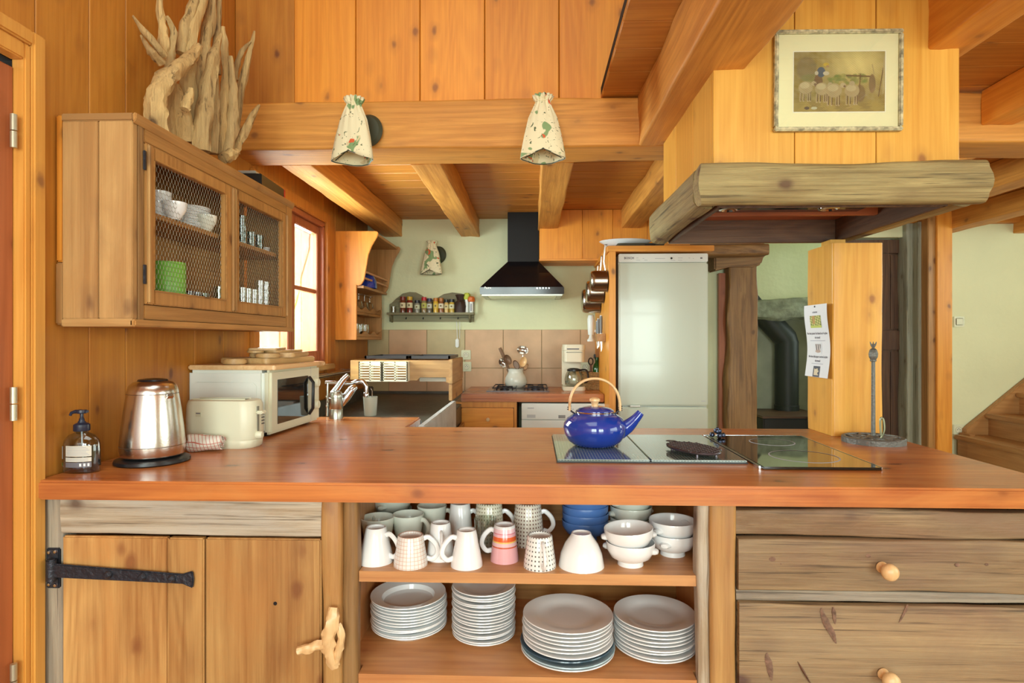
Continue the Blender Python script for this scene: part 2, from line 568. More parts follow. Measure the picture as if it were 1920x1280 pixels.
def text_mesh(name, s, size, origin, ux, uy, m, parent, align='CENTER', warp=None, bold=0.0):
    """flat lettering as mesh; ux, uy: writing direction and up"""
    cu = bpy.data.curves.new('txt', 'FONT')
    cu.body = s; cu.size = size; cu.align_x = align; cu.resolution_u = 2
    cu.offset = bold
    t = bpy.data.objects.new('txt', cu)
    C.objects.link(t)
    bpy.context.view_layer.update()
    me = bpy.data.meshes.new_from_object(t.evaluated_get(bpy.context.evaluated_depsgraph_get()))
    bpy.data.objects.remove(t)
    ux, uy = Vector(ux).normalized(), Vector(uy).normalized()
    mb = MB()
    vs = []
    for v in me.vertices:
        p = Vector(origin) + ux * v.co.x + uy * v.co.y
        if warp: p += warp(p)
        vs.append(p)
    mb.add(vs, [tuple(p.vertices) for p in me.polygons])
    bpy.data.meshes.remove(me)
    return part(name, mb, m, parent)
# ================================================================ the room
XL, YB, XR, YR = -1.36, 4.92, 4.5, -3.1
Z1 = 3.9


def S(name, mb, m, **k): return obj(name, mb, m, kind='structure', **k)


floor = S('floor', MB().box(-1.6, 4.7, -3.3, 7.2, -.08, 0), wood('board', 'x'))
for i in range(24):        # floor boards
    y0 = -3.1 + i * .43
    part('floor_board', MB().box(-1.42, 4.5, y0, y0 + .424, 0, .012), wood('stair', 'x'), floor, bevel=.002, seg=1)

# ---- left wall with its window and door openings
WY0, WY1, WZ0, WZ1 = 2.93, 3.86, 1.135, 2.02
wl = MB()
for a in ((-3.1, .70, 0, Z1), (.70, 1.55, 2.02, Z1), (1.55, WY0, 0, Z1), (WY0, WY1, 0, WZ0), (WY0, WY1, WZ1, Z1), (WY1, 5.1, 0, Z1)):
    wl.box(XL - .14, XL - .022, *a)
wall_left = S('wall_left', wl, DARKGAP)
edges = [-3.1, -2.8, -2.45, -2.1, -1.8, -1.5, -1.15, -.8, -.45, -.1, .3, .66, 1.05, 1.4, 1.60, 1.80, 1.966, 2.375, 2.60, WY0, 3.12, 3.36, 3.62, WY1, 4.09, 4.33, 4.58, 4.91]
for a, b in zip(edges, edges[1:]):
    spans = [(0, Z1)]
    if .6 < a < 1.59: spans = [(2.06, Z1)]
    if WY0 <= a < WY1: spans = [(0, WZ0 - .02), (WZ1 + .02, Z1)]
    for z0, z1 in spans:
        part('plank', MB().box(XL - .022, XL, a + .0012, b - .0012, z0, z1), wood('wall', 'z'), wall_left, bevel=.003, seg=1)

# ---- door in the left wall
dr = S('door_1', MB().box(XL - .05, XL - .02, .74, 1.545, .01, 2.0), wood('redwood', 'z'))
for i in range(5):
    y0 = .74 + i * .161
    part('door_plank', MB().box(XL - .022, XL - .012, y0 + .001, y0 + .1595, .01, 2.0), wood('redwood', 'z'), dr, bevel=.003, seg=1)
fr = MB().box(XL - .02, XL + .018, 1.545, 1.565, 0, 2.065).box(XL - .02, XL + .018, .68, .735, 0, 2.085).box(XL - .02, XL + .018, .735, 1.545, 2.02, 2.065)
part('door_frame', fr, wood('frame', 'z'), dr, bevel=.004)
fr = MB().box(XL - .02, XL + .026, 1.565, 1.607, 0, 2.105).box(XL - .02, XL + .026, .63, .68, 0, 2.105).box(XL - .02, XL + .026, .68, 1.565, 2.065, 2.105)
part('architrave', fr, wood('frame', 'z'), dr, bevel=.005)
for z in (1.78, 1.07, .35):
    h = MB()
    for dz in (0, .045): h.lathe([(0, dz), (.008, dz), (.008, dz + .042), (0, dz + .042)], 10, Matrix.Translation((XL + .008, 1.522, z)))
    part('hinge', h, BRASS, dr, smooth=True)

# ---- window in the left wall
win = S('window_1', MB().box(XL - .14, XL + .004, WY0 - .02, WY0 + .012, WZ0, WZ1).box(XL - .14, XL + .004, WY1 - .012, WY1 + .02, WZ0, WZ1)
        .box(XL - .14, XL + .004, WY0 - .02, WY1 + .02, WZ1 - .012, WZ1 + .02).box(XL - .14, XL + .004, WY0, WY1, WZ0 - .01, WZ0 + .012), wood('redwood', 'z'), bevel=.002)
part('window_trim', MB().box(XL, XL + .02, WY1 + .02, WY1 + .085, WZ0 - .09, WZ1 + .085).box(XL, XL + .02, WY0 - .085, WY0 - .02, WZ0 - .09, WZ1 + .085)
     .box(XL, XL + .02, WY0 - .02, WY1 + .02, WZ1 + .02, WZ1 + .085), wood('wall', 'z'), win, bevel=.004)
mid = (WY0 + WY1) / 2
for y0, y1 in ((WY0 + .012, mid), (mid, WY1 - .012)):
    cs = MB()
    x0, x1 = XL - .065, XL - .02
    cs.box(x0, x1, y0, y0 + .05, WZ0 + .012, WZ1 - .012).box(x0, x1, y1 - .05, y1, WZ0 + .012, WZ1 - .012)
    cs.box(x0, x1, y0 + .05, y1 - .05, WZ0 + .012, WZ0 + .075).box(x0, x1, y0 + .05, y1 - .05, WZ1 - .065, WZ1 - .012)
    c_ = part('casement', cs, wood('redwood', 'z'), win, bevel=.004)
    part('muntin', MB().box(x0 + .008, x1 - .006, y0 + .05, y1 - .05, 1.575, 1.600), wood('redwood', 'y'), c_, bevel=.003)
    for za_, zb_ in ((WZ0 + .075, 1.575), (1.600, WZ1 - .065)):
        part('pane', MB().box(x0 + .02, x0 + .024, y0 + .05, y1 - .05, za_, zb_), PANE, c_)
part('window_sill', MB().box(XL - .14, XL + .05, WY0 - .09, WY1 + .09, WZ0 - .045, WZ0 - .01), wood('board', 'y'), win, bevel=.006)
ext = MB().box(-1.50 - .42, -1.51, WY1 + .02, WY1 + .055, .9, 2.4)
tag(obj('shutter', ext, wood('pale', 'z'), bevel=.004), 'pale wooden shutter folded open outside the kitchen window', 'shutter', kind='thing')

# ---- kitchen back wall, tiles
DOX0, DOX1 = xa(1416, YB), xa(1697, YB)
wb_ = MB().box(-1.5, DOX0, YB, YB + .16, 0, 2.3).box(DOX1, XR, YB, YB + .16, 0, 2.3).box(DOX0, DOX1, YB, YB + .16, 2.1, 2.3)
wall_back = S('wall_back', wb_, PLASTER)
part('grout_bed', MB().box(XL, .55, YB - .006, YB, .74, 1.363), GROUT, wall_back)
tx = [XL, -1.186, -.872, -.559, -.245, .068, .382, .55]
for r_, (z0, z1) in enumerate(((1.051, 1.3625), (.738, 1.048))):
    for i, (a, b) in enumerate(zip(tx, tx[1:])):
        m_ = TERRAG if i == 0 or (r_ == 0 and i in (2,)) else TERRA
        part('tile', MB().box(a + .002, b - .002, YB - .013, YB - .006, z0, z1), m_, wall_back, bevel=.002, seg=1)
part('skim_edge', MB().box(XL, .55, YB - .008, YB, 1.3635, 1.372), PLASTER, wall_back)

# ---- remaining shell
S('wall_right', MB().box(XR, XR + .1, YR, 7.1, 0, Z1), PLASTER)
S('wall_rear', MB().box(-1.5, XR, YR - .12, YR, 0, Z1), PLASTER)
S('wall_far', MB().box(.4, XR, 6.35, 6.5, 0, 2.5), PLASTER_FAR)
S('wall_far_side', MB().box(1.2, 1.3, YB + .16, 6.35, 0, 2.5), PLASTER_FAR)
S('ceiling_far', MB().box(1.2, XR, YB + .16, 6.5, 2.4, 2.48), PLASTER_FAR)
ceil_top = S('ceiling_top', MB().box(-1.6, XR + .1, YR - .1, 2.95, Z1, Z1 + .05), wood('gallery', 'y'))
# unseen rear window bars, added before the lamps for window-like reflections
for n, cx in ((2, -.55), (3, 1.75)):
    f = MB()
    for x in (cx - .8, cx, cx + .8): f.box(x - .035, x + .035, -2.86, -2.82, .86, 2.64)
    for z in (.86, 1.75, 2.6): f.box(cx - .8, cx + .8, -2.86, -2.82, z - .035, z + .035)
    S('window_%d' % n, f, wood('redwood', 'z'), bevel=.004)

# ---- gallery wall of vertical planks above the cross beam
gal = S('wall_gallery', MB().box(XL, .6, 2.712, 2.76, 2.33, Z1), DARKGAP)
gx = [XL] + [xa(p, 2.7) for p in (553, 668, 788, 909, 1048, 1206)] + [.62]
for i, (a, b) in enumerate(zip(gx, gx[1:])):
    d = .012 if i == 0 else 0
    part('plank', MB().box(a + .0012, b - .0012, 2.69 + d, 2.712 + d, 2.325, Z1), wood('wall' if i == 0 else 'gallery', 'z'), gal, bevel=.003, seg=1)

# ---- kitchen ceiling boards
ck = S('ceiling', MB().box(XL - .05, XR, 2.75, YB + .1, 2.292, 2.325), DARKGAP)
y = 2.86; i = 0
while y < YB:
    w_ = (.172, .165, .18)[i % 3]
    part('ceiling_board', MB().box(XL, XR, y + .0012, min(y + w_, YB) - .0012, 2.268, 2.292), wood('ceil', 'x'), ck, bevel=.004, seg=1)
    y += w_; i += 1
# ---- gallery floor seen from below on the other side
gf = S('ceiling_gallery', MB().box(.30, XR, YR, 2.72, 2.368, 2.40), DARKGAP)
y = -3.1
while y < 2.70:
    part('ceiling_board', MB().box(.30, XR, y + .0015, min(y + .19, 2.7), 2.346, 2.368), wood('ceil', 'x'), gf, bevel=.004, seg=1)
    y += .19

# ---- beams
def beam(name, p0, p1, w, h, ax, k='beam', n=1.0, **kw):
    return S(name, timber(p0, p1, w, h, seed=n, **kw), wood(k, ax), smooth=True)


beam('trim_cross_beam', (XL - .03, 2.7625, 2.2305), (XR, 2.7625, 2.2305), .245, .211, 'x', n=3, jit=.005, rnd=.012, seg=60)
beam('trim_main_beam', (.5645, -1.5, 2.235), (.5645, 2.64, 2.235), .207, .22, 'y', n=5, jit=.006, rnd=.012, seg=60)
beam('trim_beam', (1.291, -1.5, 2.262), (1.291, 2.64, 2.262), .138, .166, 'y', 'pine', n=8, jit=.003, rnd=.008, seg=40)
for i, x in enumerate((1.98, 2.68, 3.4)):
    beam('trim_beam', (x, -1.5, 2.27), (x, 2.64, 2.27), .14, .15, 'y', 'pine', n=9 + i, jit=.003, rnd=.008, seg=30)
for i, x in enumerate((-1.15, -.518, .1145, .74, 1.365, 1.995, 2.625, 3.255, 3.88)):
    beam('trim_joist', (x, 2.885, 2.1965), (x, YB, 2.1965), .152, .143, 'y', n=20 + i * 3.1, jit=.004, rnd=.008, seg=22)
S('trim_wall_plate', MB().box(DOX0 - .3, XR, YB - .07, YB, 2.20, 2.268), wood('ceil', 'x'), bevel=.004)

# ---- door opening: old post with its corbel, frames, dark panelled door
px0, px1 = xa(1362, 4.8), xa(1418, 4.8)
obj_ = thing('timber_post', 'old dark brown timber post with a carved corbel beside the white fridge', 'post', ((px0 + px1) / 2, 4.84, 0))
part('post', timber(((px0 + px1) / 2, 4.84, 0), ((px0 + px1) / 2, 4.84, za(1400, 500, 4.8)), px1 - px0, .14, .012, .025, 40, 4, wave=.004), wood('old', 'z'), obj_, smooth=True)
cz0, cz1 = za(1400, 502, 4.8), za(1400, 458, 4.8)
cx0, cx1 = xa(1334, 4.8), xa(1432, 4.8)
cb = [(cx0, cz0 - .03), (cx0 + .12, cz0), (cx1 - .08, cz0), (cx1 - .045, cz0 + .02), (cx1 - .03, cz0 + .07), (cx1, cz0 + .10), (cx1 - .01, cz1), (cx0, cz1)]
part('corbel', MB().prism(cb, 'y', 4.72, 4.905), wood('old', 'x'), obj_, bevel=.012)
S('trim_post_side', MB().box(xa(1348, 4.86), xa(1361, 4.86), 4.86, 4.90, 0, za(1355, 510, 4.8)), wood('redwood', 'z'), bevel=.004)
part('plank', timber((xa(1226, 4.5), 4.55, za(1300, 470, 4.5)), (cx1 - .05, 4.66, za(1300, 468, 4.6)), .16, .085, .006, .02, 20, 9), wood('old', 'x'), S('trim_lintel', MB().box(xa(1240, 4.7), cx1 - .1, 4.6, 4.9, 1.99, 2.05), wood('old', 'x')), smooth=True)

d2x0, d2x1 = 2.5, xa(1698, 4.98)
d2 = S('door_2', MB().box(d2x0, d2x1, 5.0, 5.035, 0, 2.09), wood('dark', 'z'))
for z0, z1 in ((.12, 1.20), (1.355, 1.98)):
    for (a, b) in ((xa(1669, 4.98), d2x1 + .04),):
        part('door_panel', MB().box(a, b, 4.985, 5.0, z0 + .01, z1 - .01), wood('dark', 'z'), d2, bevel=.012)
part('door_rail', MB().box(d2x0, d2x1, 4.965, 5.0, 1.20, 1.355).box(d2x0, d2x1, 4.965, 5.0, 1.98, 2.09).box(d2x0, xa(1667, 4.98), 4.965, 5.0, 0, 1.199).box(d2x0, xa(1667, 4.98), 4.965, 5.0, 1.356, 1.979), wood('dark', 'z'), d2, bevel=.004)
S('trim_door_post', timber(((xa(1697, 4.9) + xa(1716, 4.9)) / 2, 4.93, 0), ((xa(1697, 4.9) + xa(1716, 4.9)) / 2, 4.93, 2.2), .085, .12, .006, .012, 30, 2), wood('greygreen', 'z'), smooth=True)
S('trim_door_gap', MB().box(xa(1715, 4.95), xa(1723, 4.95), 4.90, 4.99, 0, 2.2), wood('dark', 'z'))
S('trim_door_jamb', MB().box(xa(1722, 4.8), xa(1741, 4.8), 4.80, 4.92, 0, 2.2), wood('greygreen', 'z'), bevel=.004)
S('trim_stud_dark', MB().box(xa(1740, 4.72), xa(1758, 4.72), 4.72, 4.92, 0, 2.26), wood('cab', 'z'), bevel=.004)
S('trim_stud', MB().box(xa(1757, 4.70), xa(1786, 4.70), 4.70, 4.92, 0, 2.26), wood('pine', 'z'), bevel=.004)

# ---- switches and socket on the far plaster
def plate(name, label, px, py, Y, w, h, kind):
    p = at(px, py, Y)
    t = thing(name, label, 'switch' if kind == 'switch' else 'socket', (p.x, p.y, p.z))
    obj('face_plate', MB().box(-w / 2, w / 2, -.010, 0, -h / 2, h / 2), SOCKET, t, bevel=.004)
    if kind == 'switch':
        obj('rocker', MB().box(-w * .32, w * .32, -.016, -.010, -h * .32, h * .32), SOCKET, t, bevel=.003)
    else:
        Mx = Matrix.Rotation(R(90), 4, 'X')
        obj('socket_well', MB().lathe([(0, .0105), (w * .26, .0105), (w * .30, .014), (w * .30, .010)], 20, Mx), IVORY, t, smooth=True)
        pins = MB()
        for a, b in ((-.009, 0), (.009, 0), (0, .010)): pins.lathe([(0, .0118), (.0028, .0118), (.0028, .010)], 8, Matrix.Translation((a, 0, b)) @ Mx)
        obj('pin_hole', pins, BLACK, t)
    return t


plate('light_switch', 'square cream light switch on the plaster wall above the stairs', 1797, 603, 4.92, .085, .085, 'switch')
plate('wall_socket', 'cream wall socket low on the plaster wall by the foot of the stairs', 1796, 805, 4.92, .085, .085, 'socket')
plate('wall_socket', 'upper of two stacked wall sockets on the tiles beside the dish rack', 874, 665, 4.907, .078, .078, 'socket')
plate('wall_socket', 'lower of two stacked wall sockets on the tiles beside the dish rack', 875, 687, 4.907, .078, .078, 'socket')
plate('wall_socket', 'white wall socket on the tiles behind the coffee maker', 1097, 688, 4.907, .078, .078, 'socket')

# ---- staircase at the far wall
sp = at(1806, 812, 4.85)
st = thing('staircase', 'brown wooden staircase climbing along the plaster wall', 'stairs', (sp.x, 4.5, 0))
x0 = sp.x; zt = sp.z
sl = (za(1920, 723, 4.88) - za(1820, 800, 4.88)) / (xa(1920, 4.88) - xa(1820, 4.88))
xe = XR - .002
part('stringer', MB().prism([(x0 + .03, zt - .32), (x0 + .03, zt + .03), (xe, zt + .05 + sl * (xe - x0)), (xe, zt + .05 + sl * (xe - x0) - .42), (x0 + .25, zt - .32)], 'y', 4.86, 4.91), wood('stair', 'x'), st, bevel=.004)
part('newel', MB().box(x0, x0 + .045, 4.78, 4.9, 0, zt), wood('stair', 'z'), st, bevel=.004)
for k in range(5):
    tz = za(1850, 829, 4.5) + k * .165
    tx0 = xa(1834, 4.6) + k * .235
    if tx0 + .1 > XR: break
    part('tread', MB().box(tx0, min(tx0 + .30, XR), 4.05, 4.86, tz - .035, tz), wood('stair', 'y'), st, bevel=.006)
    part('riser', MB().box(tx0 + .03, tx0 + .05, 4.05, 4.86, tz - .165, tz - .035), wood('stair', 'y'), st)
tz = za(1850, 829, 4.5) - .165
part('tread', MB().box(x0 + .02, xa(1834, 4.6) + .06, 4.05, 4.80, tz - .035, tz), wood('stair', 'y'), st, bevel=.006)
part('base_panel', MB().box(x0 + .045, XR - .02, 4.12, 4.14, .012, tz - .035), wood('stair', 'x'), st)

# ---- fireplace and stove in the far room
Yf = 6.1
fx0, fx1 = xa(1406, Yf), xa(1560, Yf)
fp = thing('fireplace', 'stone fireplace with a rough grey lintel beyond the old post', 'fireplace', ((fx0 + fx1) / 2, Yf, 0))
zl0, zl1 = za(1450, 597, Yf), za(1450, 562, Yf)
rings = []
lt = timber((fx0 - .05, Yf + .02, (zl0 + zl1) / 2), (fx1 + .1, Yf + .02, (zl0 + zl1) / 2), .20, zl1 - zl0, .02, .03, 30, 6)
part('lintel', lt, STONE, fp, smooth=True)
pr = MB().box(fx0 - .12, fx0 + .02, Yf - .04, 6.35, 0, zl0).box(fx1 - .05, fx1 + .12, Yf - .04, 6.35, 0, zl0)
part('jamb', pr, PLASTER_FAR, fp, bevel=.01)
part('fire_back', MB().box(fx0, fx1, 6.32, 6.345, 0, zl0), mat('firebox', (.42, .43, .32), .9, var=.3, vscale=3), fp)
part('chimney_breast', MB().box(fx0 - .12, fx1 + .12, Yf + .0, 6.35, zl1 - .01, 2.4), PLASTER_FAR, fp)
sx = xa(1475, 6.2)
stv = thing('wood_stove', 'black iron stove with an angled black flue pipe', 'stove', (sx, 6.0, 0))
zs = za(1475, 774, 5.95)
part('stove_body', MB().box(xa(1424, 5.8), xa(1545, 5.8), 5.70, 6.32, .06, zs - .02), mat('stove_iron', (.02, .02, .018), .6), stv, bevel=.01)
part('stove_top', MB().box(xa(1422, 5.8) - .01, xa(1547, 5.8), 5.68, 6.32, zs - .02, zs), wood('dark', 'x'), stv, bevel=.005)
FLUE = mat('flue_black', (.022, .024, .02), .5)
w2 = .112
zA, zB = za(1475, 640, 6.2), 0
part('flue_pipe', MB().lathe([(0, zs), (.118, zs), (.118, zs + .05), (w2, zs + .055), (w2, zA), (0, zA)], 24, Matrix.Translation((sx, 6.2, 0))), FLUE, stv, smooth=True)
part('flue_elbow', MB().tube([(sx, 6.2, zA - .02), (sx - .01, 6.2, zA + .03), (sx - .22, 6.2, zA + .26), (sx - .38, 6.2, zA + .46)], w2, 20), FLUE, stv, smooth=True)
for k in range(4):
    part('leg', MB().box(xa(1430, 5.8) + (k % 2) * .5, xa(1430, 5.8) + .04 + (k % 2) * .5, 5.65 + (k // 2) * .36, 5.69 + (k // 2) * .36, 0.012, .08), FLUE, stv)

# ================================================================ extractor casing, log hood, post
bx0, bx1, by0, by1, bz0, bz1 = .563, 1.317, 1.91, 2.63, 1.80, 2.344
cs = thing('extractor_casing', 'pale pine plank casing rising above the log framed hood', 'casing', (.94, 2.27, bz0))
seams = [bx0, xa(1490, by0), xa(1643, by0), bx1]
for a, b in zip(seams, seams[1:]):
    part('plank', MB().box(a + .001, b - .001, by0, by0 + .022, bz0, bz1), wood('pale', 'z'), cs, bevel=.002, seg=1)
ys = [by0 + .022, 2.15, 2.40, by1]
for a, b in zip(ys, ys[1:]):
    part('plank', MB().box(bx0, bx0 + .022, a + .001, b - .001, bz0, bz1), wood('pale', 'z'), cs, bevel=.002, seg=1)
    part('plank', MB().box(bx1 - .022, bx1, a + .001, b - .001, bz0, bz1), wood('pale', 'z'), cs, bevel=.002, seg=1)

hz0, hz1 = 1.692, 1.818
hd = thing('log_framed_hood', 'weathered log framed hood hanging over the island cooktop', 'hood', (.93, 2.2, hz0))


def log(p0, p1, w, h, ax, seed):
    mb = timber(p0, p1, w, h, .0035, .026, 60, seed)
    i = 'xyz'.index(ax)
    lo, hi, zc = min(p0[i], p1[i]), max(p0[i], p1[i]), p0[2]
    for v in mb.v:
        q = min(1, abs(v.z - zc) / (h / 2))
        if v[i] > hi - .004: v[i] = hi - .04 * q * q
        if v[i] < lo + .004: v[i] = lo + .012 * q * q
    return mb


hx0, hx1 = .499, 1.369
part('front_log', log((hx0, 1.875, 1.755), (hx1, 1.875, 1.755), .07, .126, 'x', 2.0), wood('log', 'x'), hd, smooth=True)
for x, s_ in ((hx0 + .04, 5.0), (hx1 - .045, 8.0)):
    part('side_log', log((x, 1.908, 1.757), (x, 2.62, 1.757), .08, .124, 'y', s_), wood('log', 'y'), hd, smooth=True)
part('inner_rim', MB().box(hx0 + .08, hx1 - .09, 1.909, 1.925, hz0 + .002, hz0 + .10).box(hx0 + .078, hx0 + .094, 1.91, 2.6, hz0 + .002, 1.80).box(hx1 - .10, hx1 - .086, 1.91, 2.6, hz0 + .002, 1.80), wood('dark', 'y'), hd, bevel=.002)
part('back_board', MB().box(hx0 + .08, hx1 - .10, 2.58, 2.60, hz0, 1.80), wood('dark', 'x'), hd, bevel=.002)
part('back_edge', MB().box(hx0 + .08, hx1 - .10, 2.60, 2.62, hz0 + .001, 1.80), wood('cab', 'x'), hd, bevel=.002)
part('hood_lip', MB().box(hx0 + .09, hx1 - .10, 2.265, 2.29, 1.742, 1.80).box(hx0 + .09, hx1 - .10, 2.29, 2.58, 1.785, 1.80), wood('redwood', 'x'), hd, bevel=.002)
part('extractor_panel', MB().box(.60, 1.19, 1.93, 2.262, 1.752, 1.80), BLACKGLOSS, hd, bevel=.002)
part('steel_trim', MB().box(.60, 1.19, 2.10, 2.112, 1.746, 1.753).box(.60, .605, 1.93, 2.26, 1.748, 1.753), CHROME, hd)
for x in (.70, 1.05):
    part('spot_lamp', MB().lathe([(0, .004), (.022, .004), (.028, -.002), (.036, .0), (.036, .008), (0, .008)], 24, Matrix.Translation((x, 2.18, 1.744))), CHROME, hd, smooth=True)
part('spacer', MB().box(1.22, 1.28, 2.52, 2.6, 1.655, hz0), wood('pale', 'z'), hd)

pt = thing('island_post', 'square pale pine post standing on the far corner of the worktop', 'post', (1.2775, 2.53, .9))
part('post', timber((1.2775, 2.53, .9005), (1.2775, 2.53, 1.662), .195, .22, .002, .010, 24, 7), wood('pale', 'z'), pt, smooth=True)
text_mesh('carved_mark', '1', .045, (1.1795, 2.60 - .09, 1.565), (0, -1, 0), (0, 0, 1), INK, pt, bold=.001)
# ================================================================ island
CT0, CT1 = .848, .90
FY = 1.62


def cyl_pattern(name, base, ink, na, nz, thr, mode='dots', stripes=None, rough=.2):
    """glazed print running round an upright cup"""
    if name in MATS: return MATS[name]
    m, nt, b = nodes(name)
    N, L = nt.nodes, nt.links
    tc = N.new('ShaderNodeTexCoord'); sp_ = N.new('ShaderNodeSeparateXYZ'); L.new(tc.outputs['Object'], sp_.inputs[0])
    b.inputs['Roughness'].default_value = rough
    b.inputs['Coat Weight'].default_value = .3
    if mode == 'stripes':
        mr = N.new('ShaderNodeMapRange'); mr.inputs['From Min'].default_value = 0; mr.inputs['From Max'].default_value = .10
        L.new(sp_.outputs['Z'], mr.inputs['Value'])
        cr = N.new('ShaderNodeValToRGB'); cr.color_ramp.interpolation = 'CONSTANT'
        e = cr.color_ramp.elements
        e[0].position, e[0].color = stripes[0][0], (*stripes[0][1], 1)
        e[1].position, e[1].color = stripes[1][0], (*stripes[1][1], 1)
        for p_, c_ in stripes[2:]:
            q = e.new(p_); q.color = (*c_, 1)
        L.new(mr.outputs[0], cr.inputs[0]); L.new(cr.outputs[0], b.inputs['Base Color'])
    else:
        at2 = N.new('ShaderNodeMath'); at2.operation = 'ARCTAN2'; L.new(sp_.outputs['Y'], at2.inputs[0]); L.new(sp_.outputs['X'], at2.inputs[1])

        def sine(src, k):
            a = N.new('ShaderNodeMath'); a.operation = 'MULTIPLY'; a.inputs[1].default_value = k; L.new(src, a.inputs[0])
            s = N.new('ShaderNodeMath'); s.operation = 'SINE'; L.new(a.outputs[0], s.inputs[0]); return s
        s1, s2 = sine(at2.outputs[0], na), sine(sp_.outputs['Z'], nz)
        mm = N.new('ShaderNodeMath'); mm.operation = 'MINIMUM' if mode == 'dots' else 'MAXIMUM'
        L.new(s1.outputs[0], mm.inputs[0]); L.new(s2.outputs[0], mm.inputs[1])
        gt = N.new('ShaderNodeMath'); gt.operation = 'GREATER_THAN'; gt.inputs[1].default_value = thr; L.new(mm.outputs[0], gt.inputs[0])
        mx = N.new('ShaderNodeMix'); mx.data_type = 'RGBA'; mx.inputs[6].default_value = (*base, 1); mx.inputs[7].default_value = (*ink, 1)
        L.new(gt.outputs[0], mx.inputs[0]); L.new(mx.outputs[2], b.inputs['Base Color'])
    MATS[name] = m
    return m


top = MB().prism([(-1.352, 1.58), (1.405, 1.58), (1.405, 2.62), (-.555, 2.62), (-.555, 2.95), (-1.352, 2.95)], 'z', CT0, CT1)
wt = obj('worktop', top, wood('counter', 'x'), bevel=.006, wpos=Vector((0, 2.1, CT0)))
wt.location = (0, 2.1, CT0)
tag(wt, 'long reddish brown wooden worktop of the kitchen island', 'worktop')

# --- cupboard with planked door
xl, xr = -1.352, xa(668, FY)
cb_ = thing('cupboard', 'rustic island cupboard with a planked door and iron strap hinge', 'cupboard', ((xl + xr) / 2, FY + .4, .012))
xp = xa(121, FY); xd = xa(609, FY)
zr = .747
part('post', timber(((xl + xp) / 2, FY + .02, .012), ((xl + xp) / 2, FY + .02, CT0), xp - xl, .05, .003, .006, 20, 3), wood('grey', 'z'), cb_, smooth=True)
part('rail', timber((xp, FY + .012, (zr + CT0) / 2), (xd + .004, FY + .012, (zr + CT0) / 2), .05, CT0 - zr, .003, .006, 30, 11), wood('greypale', 'x'), cb_, smooth=True)
x1_ = xa(643, FY)
part('post', timber(((xd + x1_) / 2, FY + .02, .012), ((xd + x1_) / 2, FY + .02, CT0), x1_ - xd, .07, .005, .010, 40, 5, wave=.002), wood('door', 'z'), cb_, smooth=True)
part('post', timber(((x1_ + xr) / 2 - .002, FY + .026, .012), ((x1_ + xr) / 2 - .002, FY + .026, CT0), xr - x1_ + .004, .05, .004, .014, 40, 6, wave=.003), wood('old', 'z'), cb_, smooth=True)
part('carcass', MB().box(xl, xr - .05, 2.56, 2.58, .012, CT0).box(xl, xl + .018, FY + .05, 2.56, .012, CT0).box(xr - .085, xr - .067, FY + .08, 2.56, .012, CT0).box(xl, xr - .085, FY + .05, 2.56, .06, .08), wood('shelf', 'z'), cb_)
dz0, dz1 = .10, zr - .004
xs = [xp + .003, xa(322, FY), xa(390, FY), xa(607, FY)]
dd = part('door', MB().box(xs[0] + .01, xs[-1] - .01, FY + .004, FY + .02, dz0 + .01, dz1 - .01), wood('cab', 'z'), cb_)
for i, (a, b) in enumerate(zip(xs, xs[1:])):
    pr = (.0, .006, .002)[i]
    part('plank', MB().box(a + .0015, b - .0015, FY - .014 - pr, FY + .004, dz0, dz1), wood('door', 'z'), dd, bevel=.004)
for zc in (za(230, 1064, FY), .22):
    tilt = -.025 if zc > .5 else 0
    def zz(x): return zc + tilt * (x - xp) / .5
    xh0, xh1, xt = xp - .012, xa(353, FY), xa(372, FY)
    y0, y1 = FY - .030, FY - .022
    hg = MB()
    hh = .019
    def slab(pts):
        vs = [(x, y0, z) for x, z in pts] + [(x, y1, z) for x, z in pts]
        n = len(pts)
        hg.add(vs, [tuple(range(n)), tuple(range(2 * n - 1, n - 1, -1))] + [(i, (i + 1) % n, (i + 1) % n + n, i + n) for i in range(n)])
    slab([(xh0, zz(xh0) - hh), (xh0, zz(xh0) + hh), (xh1, zz(xh1) + hh * .7), (xt, zz(xt) + hh * 1.25), (xt + .003, zz(xt)), (xt, zz(xt) - hh * 1.25), (xh1, zz(xh1) - hh * .7)])
    part('strap_hinge', hg, IRON, dd, bevel=.003, label='hammered black iron strap hinge with a flared tip')
    for px_ in (218, 281, 335):
        x_ = xa(px_, FY)
        rv = MB().lathe([(0, .012), (.006, .011), (.010, .006), (.011, 0), (0, 0)], 12, Matrix.Translation((x_, y0, zz(x_))) @ Matrix.Rotation(R(90), 4, 'X'))
        part('rivet', rv, IRON, dd, smooth=True)
    pl = MB().box(xp - .043, xp - .006, FY - .012, FY - .002, zc - .055, zc + .055)
    pl.lathe([(0, -.03), (.013, -.03), (.013, .03), (0, .03)], 14, Matrix.Translation((xp - .018, FY - .024, zc)))
    part('hinge_plate', pl, IRON, cb_, bevel=.003)
    for dx, dz in ((-.034, .044), (-.016, .046), (-.034, -.044), (-.016, -.046)):
        sc_ = MB().lathe([(0, .004), (.004, .003), (.005, 0), (0, 0)], 10, Matrix.Translation((xp + dx, FY - .012, zc + dz)) @ Matrix.Rotation(R(90), 4, 'X'))
        part('screw', sc_, CHROME, cb_, smooth=True)
part('screw_hole', MB().lathe([(0, .001), (.005, .001), (.005, 0), (0, 0)], 14, Matrix.Translation((xa(521, FY), FY - .0165, za(521, 1126, FY))) @ Matrix.Rotation(R(90), 4, 'X')), BLACK, dd)
P = lambda x, y, d=0: at(x, y, FY - .03 - d)
lt = MB()
